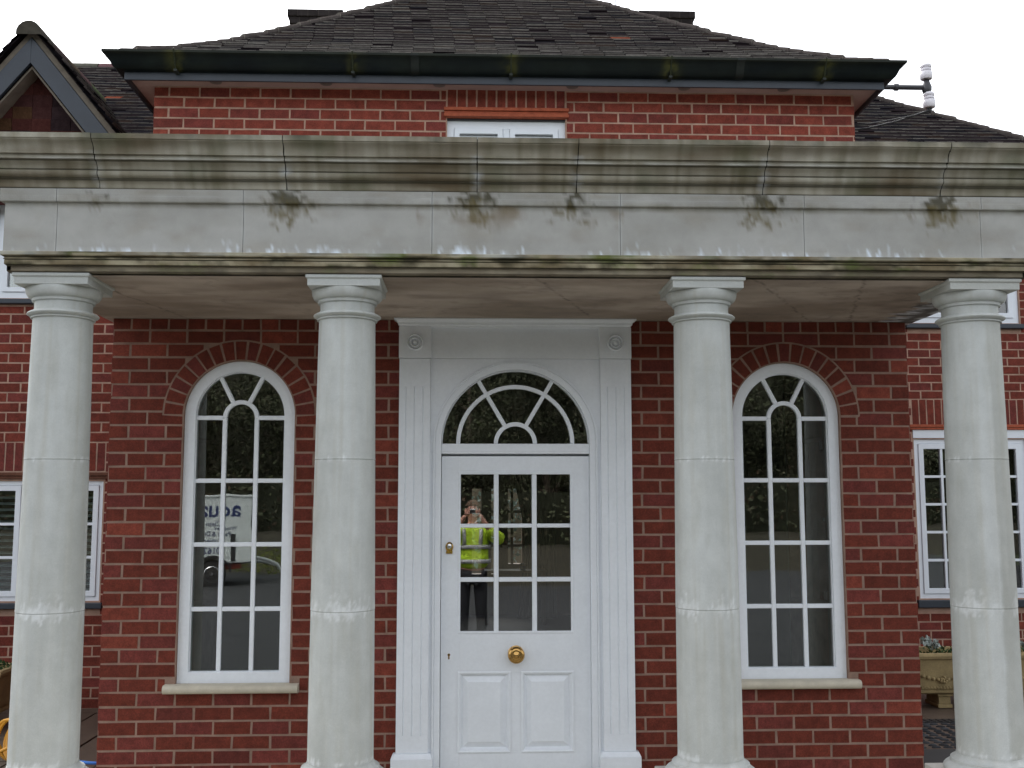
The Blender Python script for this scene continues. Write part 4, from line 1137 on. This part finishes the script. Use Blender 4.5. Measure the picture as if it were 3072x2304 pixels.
# garden side wall with tall narrow windows
m = MB(); m.box(-2.2,2.2,9.2,9.4,0,2.62); gw = m.build('interior_wall', 'wood', house)
WN = [(-.275,-.135),(.015,.115),(.262,.470)]
cs = []
for a, b in WN:
    c = MB(); c.box(a,b,9,9.6,.60 if b < .2 else .75,1.86); cs.append(c.build('tmp','wood',recalc=True))
boolean_cut(gw, cs)
m = MB()
for a, b in WN:
    m.box(a,b,9.22,9.26,1.50,1.54); m.box(a,b,9.22,9.26,1.0,1.04)
m.box(.302,.340,9.215,9.265,.75,1.86)
m.build('garden_window_bar', 'wood', house)
cu = MB(); n = 24; vs = []; cols_ = 24
for i in range(n+1):
    z = 2.3-2.3*i/n; xl = .30+.20*min(1,i/11)**1.15
    if z < .95: xl = .5-.12*(.95-z)
    for j in range(cols_+1):
        x = xl+(.95-xl)*j/cols_; vs.append((x, 8.8+.03*math.sin(j*1.9), z))
cu.add(vs, [(i*(cols_+1)+j,(i+1)*(cols_+1)+j,(i+1)*(cols_+1)+j+1,i*(cols_+1)+j+1) for i in range(n) for j in range(cols_)])
cu.v += [] 
o = cu.build('curtain', 'curtain', smooth=True, loc=(.6,8.8,0)); tag(o, 'dark tied-back curtain hanging indoors, seen through the middle pane of the door', 'curtain')
sm = o.modifiers.new('thick', 'SOLIDIFY'); sm.thickness = .01
# small table with a blue and white tin
tb = root('side_table', (.35,8.2,0), 'dark side table indoors below the far window, seen through the door glass', 'table')
m = MB(); m.box(-.1,.75,8.0,8.4,.70,.73); m.build('table_top', 'wood', tb)
for x,y in ((-.07,8.03),(.72,8.03),(-.07,8.37),(.72,8.37)): m = MB(); m.box(x-.02,x+.02,y-.02,y+.02,0,.699); m.build('leg', 'wood', tb)
tn = root('tin', (.43,8.1,.73), 'small blue and white tin on the dark side table indoors', 'tin')
m = MB(); m.lathe([(.035,.731),(.035,.79)], 16, c=(.43,8.1,0)); m.build('tin_body', 'bhose', tn); m = MB(); m.lathe([(.0355,.791),(.0355,.83)], 16, c=(.43,8.1,0)); m.build('lid', 'porcelain', tn)

# ------------------------------------------------------------------ planters, hoses and small things by the wings
def leafcloud(m, c, rx, ry, rz, n, size, cols, up=.3):
    for _ in range(n):
        a = rnd(0,2*math.pi); u = rnd(-1,1); rr = random.random()**.4; s_ = math.sqrt(1-u*u)
        p = Vector((c[0]+rx*rr*s_*math.cos(a), c[1]+ry*rr*s_*math.sin(a), c[2]+rz*rr*u))
        d = Vector((rnd(-1,1),rnd(-1,1),rnd(-1,1)+up)).normalized(); e = d.orthogonal().normalized(); sz = size*rnd(.6,1.4)
        e = (Matrix.Rotation(rnd(0,6.28), 3, d) @ e); f_ = d.cross(e)
        col = random.choice(cols); k = rnd(.8,1.2); col = tuple(x*k for x in col)
        m.add([p-e*sz*.5, p+f_*sz*.28, p+e*sz*.5, p-f_*sz*.28], [(0,1,2,3)], col)
def planter(cx, cy, w, zf, label, plabel):
    r = root('planter', (cx,cy,zf), label, 'planter', 'buff garland planters against the wings')
    m = MB(); h = .33; z0 = zf+.12; d = .2
    lv = [(w-.05,d-.04,0),(w-.03,d-.02,.012),(w-.03,d-.02,.03),(w-.045,d-.03,.035),(w-.03,d-.02,.06),(w-.01,d-.0,h-.05),(w+.012,d+.02,h-.045),(w+.018,d+.026,h-.02),(w+.01,d+.018,h),(w-.03,d-.03,h),(w-.035,d-.035,h-.06)]
    vs = []
    for a, b, z in lv: vs += [(cx-a,cy-b,z0+z),(cx+a,cy-b,z0+z),(cx+a,cy+b,z0+z),(cx-a,cy+b,z0+z)]
    fs = [(3,2,1,0)]+[(i*4+k,i*4+(k+1)%4,(i+1)*4+(k+1)%4,(i+1)*4+k) for i in range(len(lv)-1) for k in range(4)]+[tuple(range(len(lv)*4-4,len(lv)*4))]
    m.add(vs, fs); m.build('trough', 'pot', r, bevel=.004, recalc=True)
    nsw = 2; yf = cy-d+.002
    for s_ in range(nsw):
        m = MB()
        xa = cx-w+.06+s_*(2*w-.12)/nsw; xb = xa+(2*w-.12)/nsw
        for i in range(19):
            t = i/18; x = xa+(xb-xa)*t; z = z0+.25-.13*math.sin(math.pi*t); rr = .011+.007*abs(math.sin(i*2.3))
            T = Matrix.Translation((x,yf-.004,z)) @ Matrix.Rotation(R(90),4,'X'); m.lathe([(rr,-.004),(rr*.9,.006),(rr*.5,.011),(.001,.013)], 8, T=T)
        for k in range(9):
            a = k*.7; q = .028*(k/9)**.5; x = (xa+xb)/2+q*math.cos(a*3.3); z = z0+.12+q*math.sin(a*3.3)
            T = Matrix.Translation((x,yf-.008,z)) @ Matrix.Rotation(R(90),4,'X'); m.lathe([(.012,-.004),(.01,.008),(.001,.014)], 8, T=T)
        m.build('garland', 'pot', r, smooth=True)
    m = MB(); m.box(cx-w+.01,cx+w-.01,yf-.001,yf+.01,z0+.05,z0+.056); x = cx-w+.02
    while x < cx+w: 
        T = Matrix.Translation((x,yf+.004,z0+.055)) @ Matrix.Rotation(R(90),4,'X'); m.lathe([(.011,0),(.008,.008),(.001,.010)], 6, T=T); x += .026
    m.build('beading', 'pot', r, smooth=True)
    for sx in (-1,1):
        m = MB(); x = cx+sx*(w-.47 if w > .7 else w-.18); m.box(x-.06,x+.06,cy-.13,cy+.13,zf,zf+.03); m.box(x-.05,x+.05,cy-.12,cy+.12,zf+.03,zf+.095); m.box(x-.065,x+.065,cy-.14,cy+.14,zf+.095,zf+.119); m.build('foot', 'pot', r, bevel=.005)
    p = root('trailing_plant', (cx,cy,z0+h-.03), plabel, 'plant')
    m = MB(); 
    for i in range(14): leafcloud(m, (cx-w+.05+(2*w-.1)*i/13+rnd(-.03,.03), cy+rnd(-.1,.05), z0+h+rnd(-.02,.01)), .09,.09,.05, 60, .03, [(.03,.065,.02),(.045,.09,.03),(.025,.05,.02)])
    p_ = m.build('foliage', 'leaf', p)
    m = MB()
    for x in (cx-w+.42, cx+w-.35):
        for i in range(16):
            a = rnd(0,6.28); tx = x+rnd(.03,.11)*math.cos(a); tz = z0+h+rnd(.03,.11); q = [Vector((x,cy-.03,z0+h)), Vector(((x+tx)/2+.01,cy-.03+.03*math.sin(a),(z0+h+tz)/2)), Vector((tx,cy-.03+.07*math.sin(a),tz))]
            m.tube(q, .003, 5, (.30,.34,.30))
            for s_ in range(10): t_ = s_/9; pp = q[1].lerp(q[2], t_); leafcloud(m, pp, .012,.012,.012, 3, .03, [(.42,.47,.45),(.30,.35,.32)])
    m.build('silver_leaves', 'leaf', p)
planter(3.95, 2.3, .80, .0, 'buff stone planter with a garland of swags, standing under the right wing window', 'green trailing plants with silver leaves in the planter under the right wing window')
planter(-4.28, 1.75, .52, .0, 'buff stone planter at the left edge, under the shuttered window', 'low green plants in the planter at the left edge')
# hose reel and hoses
hr = root('hose_reel', (-3.14,.62,0), 'green hose reel standing on the paving behind the left column', 'hose reel')
m = MB(); T = Matrix.Translation((-3.10,.62,.19)) @ Matrix.Rotation(R(78),4,'Z') @ Matrix.Rotation(R(90),4,'X')
m.lathe([(.14,-.09),(.15,-.085),(.15,-.078),(.06,-.075),(.06,.075),(.15,.078),(.15,.085),(.14,.09)], 40, T=T); m.build('drum', 'green', hr, smooth=True)
for s_ in (-1,1): m = MB(); m.tube([(-3.13,.62+s_*.1,.19),(-3.2,.62+s_*.1,.0)], .012, 8); m.tube([(-3.13,.62+s_*.1,.19),(-3.03,.62+s_*.1,.0)], .012, 8); m.build('stand', 'black', hr)
m = MB(); pts = []
for i in range(120):
    t = i/119*4*2*math.pi; rr = .12+.012*math.sin(i*.37); pts.append((-3.19-.03*math.sin(i*.11)+rr*math.cos(t)*.75-.0, .50-.06*math.cos(t*.5)+.02*math.sin(i*.2), .19+rr*math.sin(t)*1.05))
pts += [(-3.5,.4,.02),(-3.9,.3,.02)]
m.tube(pts, .0105, 8); o = m.build('garden_hose', 'yhose', smooth=True, loc=(-3.19,.5,.02)); tag(o, 'orange-yellow garden hose hanging in loops beside the green reel', 'hose')
m = MB(); m.tube([(-3.0+.55*i/12, .40+.03*math.sin(i*.6), .10-.035*math.sin(math.pi*i/12*.7)) for i in range(13)]+[(-2.42,.9,.02)], .010, 8)
o = m.build('garden_hose', 'bhose', smooth=True, loc=(-2.9,.4,.03)); tag(o, 'blue hose lying between the left column and the brick wall', 'hose')
# pebble mat, drain strip beside the right corner of the porch
m = MB(); vs = []
m.box(2.62,3.9,.72,1.55,-.02,.012,(.11,.085,.07)); 
m.build('pebble_mat', 'tile'); bpy.data.objects['pebble_mat'].location = (0,0,0)
pm = bpy.data.objects['pebble_mat']; tag(pm, 'brown mat set with dark oval pebbles beside the right corner of the porch', 'mat')
m = MB()
for i in range(16):
    for j in range(11):
        x = 2.67+i*.08+rnd(-.012,.012); y = .77+j*.072+rnd(-.01,.01); k = rnd(.7,1.3); T = Matrix.Translation((x,y,.012)) @ Matrix.Rotation(rnd(-.5,.5),4,'Z') @ Matrix.Diagonal((1.3,.75,1,1))
        m.lathe([(.026,0),(.024,.006),(.015,.011),(.002,.013)], 10, T=T) ; m.c[-40:] = [(.045*k,.047*k,.05*k)]*40
m.build('pebbles', 'tile', pm, smooth=True)
m = MB(); m.box(2.6,4.4,1.57,1.68,-.02,.015)
for i in range(36): m.box(2.61+i*.05,2.63+i*.05,1.58,1.67,.0155,.02)
m.build('drain_channel', 'black'); tag(bpy.data.objects['drain_channel'], 'black slotted drain channel in the paving behind the pebble mat', 'drain')
m = MB(); m.box(2.56,4.2,.2,.70,-.02,.02); m.build('rubber_mat', 'rubber'); tag(bpy.data.objects['rubber_mat'], 'dark rubber mat beside the right-hand column base', 'mat')

# ------------------------------------------------------------------ trailer, mirrored in the left window
TXR, TYB = -4.83, -15.5
tr = root('box_trailer', (TXR,TYB,-.1), 'white box trailer with blue lettering, mirrored in the left arched window', 'trailer')
m = MB(); xl, xr = -7.6, TXR; zb_, zt_ = .40, 1.76
m.box(xl,xr,TYB-1.5,TYB,zb_,zt_); bo = m.build('trailer_body', 'trailerp', tr, bevel=.03)
m = MB(); m.box(xl-.02,xr+.02,TYB-1.52,TYB+.02,zt_-.02,zt_+.03); m.build('trailer_lid', 'trailerp', tr, bevel=.01)
m = MB(); m.box(xl,xr-.2,TYB-1.4,TYB-.1,.27,.39); m.build('chassis', 'trailerr', tr)
m = MB(); m.box(xr-.42,xr-.33,TYB+.001,TYB+.02,.45,.98); m.build('door_strap', 'rubber', tr)
m = MB(); m.tube([(xr+.05,TYB-.2,.5),(xr+.3,TYB-.4,.42),(xr+.55,TYB-.6,.33),(xr+.72,TYB-.72,.1),(xr+.74,TYB-.72,-.05)], .035, 10); m.tube([(xr-.3,TYB-1.2,.35),(xr+.3,TYB-.85,.36),(xr+.6,TYB-.7,.3)], .035, 10); m.build('drawbar', 'trailerp', tr, smooth=True)
for wx in (-5.62,):
    m = MB(); T = Matrix.Translation((wx,TYB+.06,.19)) @ Matrix.Rotation(R(90),4,'X')
    m.lathe([(.17,-.09),(.25,-.09),(.285,-.06),(.29,0),(.285,.06),(.25,.09),(.17,.09)], 40, T=T); ty = m.build('wheel', 'rubber', tr, smooth=True)
    m = MB(); T = Matrix.Translation((wx,TYB+.145,.19)) @ Matrix.Rotation(R(-90),4,'X')
    m.lathe([(.172,-.02),(.172,.0),(.15,.012),(.14,-.02),(.10,-.03),(.07,-.005),(.045,.0),(.04,.03),(.002,.03)], 32, T=T)
    for k in range(5): a = 2*math.pi*k/5; m.lathe([(.016,0),(.014,.012),(.002,.014)], 8, c=(0,0,0), T=Matrix.Translation((wx+.075*math.cos(a),TYB+.145,.19+.075*math.sin(a))) @ Matrix.Rotation(R(-90),4,'X'))
    m.build('rim', 'chrome', ty, smooth=True)
    m = MB(); o_ = [(wx-.40*math.cos(math.pi*k/16), .22+.34*math.sin(math.pi*k/16)) for k in range(17)]; i_ = [(wx-.36*math.cos(math.pi*k/16), .22+.31*math.sin(math.pi*k/16)) for k in range(17)]
    m.poly(o_+i_[::-1], TYB+.0, TYB+.2); m.build('mudguard', 'black', tr, recalc=True)
def text_mesh(name, body, size, x, z, y, mt, parent, bold=.0, sx=1.0):
    cu = bpy.data.curves.new(name, 'FONT'); cu.body = body; cu.size = size; cu.extrude = .002; cu.offset = bold; cu.align_x = 'LEFT'
    t = bpy.data.objects.new('tmp', cu); COL.objects.link(t)
    dg = bpy.context.evaluated_depsgraph_get(); dg.update()
    me = bpy.data.meshes.new_from_object(t.evaluated_get(dg)); bpy.data.objects.remove(t)
    me.materials.clear(); me.materials.append(M[mt])
    o = bpy.data.objects.new(name, me); COL.objects.link(o); o.parent = parent
    org = PW[parent.name]
    o.matrix_local = Matrix.Translation(Vector((x,y,z))-org) @ Matrix.Rotation(R(180),4,'Z') @ Matrix.Rotation(R(90),4,'X') @ Matrix.Diagonal((sx,1,1,1))
    return o
x_ = TXR-.2; Yt = TYB+.004
text_mesh('lettering', 'aqua', .44, TXR-.24, 1.36, Yt, 'blue', bo, .006, 1.05)
text_mesh('lettering', 'Clean', .15, TXR-.60, 1.15, Yt, 'blue', bo)
text_mesh('lettering', 'Windows', .11, TXR-.31, 1.07, Yt, 'blue', bo)
text_mesh('lettering', 'Patio & Dr', .13, TXR-.42, .945, Yt, 'blue', bo)
text_mesh('lettering', 'Conserv', .13, TXR-.58, .815, Yt, 'blue', bo)
text_mesh('lettering', '0162', .18, TXR-.62, .60, Yt, 'blue', bo, .003)
tr.rotation_euler.z = R(-15)

# ------------------------------------------------------------------ trees and hedge on the far side of the drive (mirrored in the glass)
LC = [(.055,.062,.034),(.065,.072,.038),(.048,.052,.030),(.066,.062,.038)]
def tree(x, y, h, spread, leaves, label, cols=LC):
    r = root('broadleaf_tree', (x,y,0), label, 'tree', 'trees across the drive mirrored in the glass')
    m = MB(); pts = []; 
    for i in range(7): t = i/6; pts.append((x+.15*math.sin(t*3+x), y+.1*math.cos(t*4), t*h*.75))
    m.tube(pts, .1, 8, rs=[.17*(1-.75*i/6) for i in range(7)])
    tips = []
    for b in range(14):
        t = rnd(.2,.95); p = Vector(pts[int(t*6)]); a = rnd(0,6.28); L = spread*rnd(.5,1)*(1.1-t*.5)
        q = p+Vector((math.cos(a)*L, math.sin(a)*L, L*rnd(.4,.9))); mid = (p+q)/2+Vector((0,0,.12*L))
        m.tube([p,mid,q], .03, 5, rs=[.05,.03,.012]); tips += [mid, q]
        for _ in range(3):
            e = q+Vector((rnd(-.5,.5),rnd(-.5,.5),rnd(0,.6)))*spread*.5; m.tube([q,e], .008, 4, rs=[.012,.004]); tips.append(e)
    m.build('trunk', 'bark', r, smooth=True)
    m = MB()
    for q in tips: leafcloud(m, q, spread*.3,spread*.3,spread*.24, int(leaves*2.2), .12, cols)
    m.build('crown', 'leaf', r)
k = 0
NM = ['first','second','third','fourth','fifth','sixth','seventh','eighth','ninth','tenth','eleventh','twelfth','thirteenth','fourteenth']
for i in range(14):
    x = -17+i*2.7+rnd(-.6,.6); h = rnd(7.6,9.2)
    tree(x, -27+rnd(-1.5,1.5), h, rnd(2.0,2.6), 80, 'dark leafy tree across the drive, %s from the left as seen from the house' % NM[13-i])
m = MB()
leafcloud(m, (-5.0,-18.6,.25), 1.3,.5,.35, 1500, .05, [(.16,.20,.02),(.12,.15,.02)])
o = m.build('grass_tuft', 'leaf', loc=(-5,-18.6,0)); tag(o, 'yellow-green grass mound by the drive, mirrored beside the trailer', 'grass', kind='stuff')
m = MB()
for i in range(120): leafcloud(m, (-20+i*.36, -24+rnd(-.3,.3), 1.3+rnd(-.1,.25)+.5*fbm(i*.1,0)), .5,.6,1.2, 90, .16, LC+[(.045,.03,.018)])
m.box(-21,23,-24.5,-24,0,2.3,(.02,.022,.012))
o = m.build('hedge', 'leaf', loc=(0,-24,0)); tag(o, 'long dark hedge across the drive, mirrored low in the window panes', 'hedge')
m = MB()
for i in range(200):
    x = -30+i*.3; leafcloud(m, (x, -31+rnd(-.8,.8), rnd(2,6.2)), 1.1,.9,1.3, 200, .16, LC+[(.04,.03,.016)])
m.box(-32,32,-33,-32.2,0,6.3,(.034,.034,.022))
o = m.build('woodland', 'leaf', loc=(0,-31,0)); tag(o, 'dense dark woodland behind the trees across the drive, mirrored in the glass', 'woodland', kind='stuff')
m = MB()
for i in range(60): leafcloud(m, (-6+i*.2, 17+rnd(-.5,.5), 1.2+rnd(-.2,.6)), .6,.6,1.4, 60, .16, [(.15,.18,.17),(.22,.24,.22),(.09,.12,.10)])
m.box(-8,8,17.5,18,-.1,3.4,(.19,.15,.11))
o = m.build('hedge', 'leaf', loc=(0,17,0)); tag(o, 'grey-green garden hedge behind the house, seen through the door and far window', 'hedge')

# ------------------------------------------------------------------ the photographer, mirrored in the door glass
PXc, PYc = CAM.x, CAM.y-.34
ph = root('person', (PXc,PYc,-.05), 'person in a yellow hi-vis jacket photographing the door, mirrored in its glass', 'person')
def skin(name, verts, edges, radii, mt, parent, rootv=0, sub=2):
    me = bpy.data.meshes.new(name); me.from_pydata([tuple(Vector(v)-PW[parent.name]) for v in verts], edges, [])
    o = bpy.data.objects.new(name, me); COL.objects.link(o); o.parent = parent; PW[o.name] = PW[parent.name]
    sk = o.modifiers.new('skin','SKIN'); sv = me.skin_vertices[0].data
    for i, r_ in enumerate(radii): sv[i].radius = r_ if isinstance(r_, tuple) else (r_, r_); sv[i].use_root = (i == rootv)
    sb = o.modifiers.new('sub','SUBSURF'); sb.levels = sub; sb.render_levels = sub
    me.materials.append(M[mt]); return o
def P_(x, y, z): return (PXc+x, PYc+y, z)
# body: y forward = +y
bv = [P_(0,-.02,.92), P_(0,-.02,1.08), P_(0,-.01,1.28), P_(0,-.01,1.43), P_(0,.0,1.52), P_(0,.02,1.60), P_(0,.03,1.70), P_(0,.02,1.78),
      P_(-.20,0,1.42), P_(-.37,.06,1.30), P_(-.17,.25,1.50), P_(-.085,.30,1.63),
      P_(.20,0,1.42), P_(.37,.06,1.30), P_(.17,.25,1.50), P_(.085,.30,1.63),
      P_(-.10,-.02,.86), P_(-.11,0,.48), P_(-.12,-.02,.07), P_(-.13,.12,.0),
      P_(.10,-.02,.86), P_(.11,0,.48), P_(.12,-.02,.07), P_(.13,.12,.0)]
be = [(0,1),(1,2),(2,3),(3,4),(4,5),(5,6),(6,7),(3,8),(8,9),(9,10),(10,11),(3,12),(12,13),(13,14),(14,15),(0,16),(16,17),(17,18),(18,19),(0,20),(20,21),(21,22),(22,23)]
br_ = [(.155,.11),(.15,.11),(.165,.12),(.15,.10),(.06,.06),(.062,.065),(.078,.092),(.055,.065),.065,.047,.038,.026,.065,.047,.038,.026,.09,.062,.042,.035,.09,.062,.042,.035]
skin('body', bv, be, br_, 'skin', ph)
jv = bv[:4]+[P_(0,.0,1.50)]+[bv[8],bv[9],P_(-.18,.23,1.475)]+[bv[12],bv[13],P_(.18,.23,1.475)]
je = [(0,1),(1,2),(2,3),(3,4),(3,5),(5,6),(6,7),(3,8),(8,9),(9,10)]
skin('jacket', jv, je, [(.235,.17),(.225,.165),(.235,.165),(.20,.135),(.08,.075),.10,.09,.066,.10,.09,.066], 'hivis', ph)
tv = [P_(0,-.02,.93), bv[16], bv[17], P_(-.12,-.02,.09), bv[20], bv[21], P_(.12,-.02,.09)]
skin('trousers', tv, [(0,1),(1,2),(2,3),(0,4),(4,5),(5,6)], [(.17,.125),.105,.08,.065,.105,.08,.065], 'trouser', ph)
for sx in (-1,1):
    m = MB(); x = PXc+sx*.12; 
    vs = [(x-.05,PYc-.12,-.05),(x+.05,PYc-.12,-.05),(x+.055,PYc+.16,-.05),(x-.055,PYc+.16,-.05),(x-.045,PYc-.11,.07),(x+.045,PYc-.11,.07),(x+.045,PYc+.03,.06),(x-.045,PYc+.03,.06),(x+.045,PYc+.15,.0),(x-.045,PYc+.15,.0)]
    m.add(vs, [(0,3,2,1),(0,1,5,4),(4,5,6,7),(7,6,8,9),(9,8,2,3),(0,4,7,9,3),(1,2,8,6,5)]); m.build('boot', 'black', ph, bevel=.02)
# reflective bands
def band(z, rx, ry, h=.05, n=32):
    m = MB(); vs = []
    for zz in (z,z+h):
        for k in range(n): a = 2*math.pi*k/n; vs.append((PXc+rx*math.copysign(abs(math.cos(a))**.8,math.cos(a)), PYc-.015+ry*math.sin(a), zz))
    m.add(vs, [(k,(k+1)%n,n+(k+1)%n,n+k) for k in range(n)]); o = m.build('reflective_band', 'reflect', ph, smooth=True)
    s_ = o.modifiers.new('t','SOLIDIFY'); s_.thickness = .004
band(1.20,.236,.168); band(1.02,.238,.170)
for sx in (-1,1):
    m = MB(); pts = [(PXc+sx*.10,PYc+.137,1.25),(PXc+sx*.105,PYc+.135,1.35),(PXc+sx*.11,PYc+.115,1.44),(PXc+sx*.11,PYc+.04,1.505)]
    vs = []
    for p in pts: vs += [(p[0]-.024,p[1],p[2]),(p[0]+.024,p[1],p[2])]
    m.add(vs, [(2*i,2*i+1,2*i+3,2*i+2) for i in range(3)]); o = m.build('reflective_band', 'reflect', ph, smooth=True); s_ = o.modifiers.new('t','SOLIDIFY'); s_.thickness = .004
# head details
m = MB(); hc = Vector(P_(0,.0,1.735))
m.lathe([(.092*math.cos(a),.085*math.sin(a)) for a in [R(5+85*k/8) for k in range(9)]], 24, c=(hc.x,hc.y,hc.z), T=Matrix.Diagonal((1,1.12,1,1))); m.build('hair', 'hair', ph, smooth=True)
m = MB(); m.lathe([(.004,-.012),(.012,-.008),(.010,.008),(.003,.028)], 10, c=P_(0,.128,1.668)); m.build('nose', 'skin', ph, smooth=True)
for sx in (-1,1):
    m = MB(); m.lathe([(.002,-.028),(.012,-.02),(.016,.008),(.010,.026),(.002,.03)], 10, c=P_(sx*.083,.02,1.68)); m.build('ear', 'skin', ph, smooth=True)
    m = MB(); m.lathe([(.002,-.009),(.011,-.004),(.011,.004),(.002,.009)], 10, c=P_(sx*.031,.108,1.703)); m.build('eye', 'black', ph, smooth=True)
m = MB(); m.box(PXc-.024,PXc+.024,PYc+.112,PYc+.118,1.632,1.638); m.build('mouth', 'trailerr', ph)
# hands: palm and five fingers each, closed on the compact camera
for sx in (-1,1):
    hx_ = PXc+sx*.072; hy = PYc+.285; hzz = 1.665
    v = [(hx_+sx*.012,hy+.01,hzz-.045),(hx_,hy,hzz-.015),(hx_-sx*.0,hy-.008,hzz+.012)]; e = [(0,1),(1,2)]; rr = [(.030,.016),(.036,.018),(.030,.014)]
    for f in range(4):
        b = len(v); zf = hzz+.030-.018*f; ln = (.024,.028,.027,.021)[f]
        v += [(hx_-sx*.004,hy+.014,zf-.008),(hx_-sx*.010,hy+.034,zf),(hx_-sx*.024,hy+.050,zf+.003),(hx_-sx*(.026+ln*.55),hy+.052,zf+.002)]
        e += [(1,b),(b,b+1),(b+1,b+2),(b+2,b+3)]; rr += [.010,.009,.0085,.0075]
    b = len(v); v += [(hx_-sx*.014,hy-.004,hzz-.035),(hx_-sx*.032,hy-.004,hzz-.030),(hx_-sx*.046,hy+.002,hzz-.022)]; e += [(0,b),(b,b+1),(b+1,b+2)]; rr += [.0115,.0105,.009]
    skin('hand', v, e, rr, 'skin', ph, sub=2)
kc = root('compact_camera', (PXc,PYc+.31,1.63), 'small silver compact camera held up in both hands of the mirrored photographer', 'camera')
m = MB(); m.box(PXc-.048,PXc+.048,PYc+.300,PYc+.322,1.640,1.700); m.build('camera_body', 'chrome', kc, bevel=.005)
m = MB(); m.lathe([(.021,0),(.021,.008),(.018,.009),(.017,.014),(.010,.012),(.002,.011)], 24, T=Matrix.Translation((PXc-.005,PYc+.322,1.668)) @ Matrix.Rotation(R(-90),4,'X')); m.build('camera_lens', 'black', kc, smooth=True)
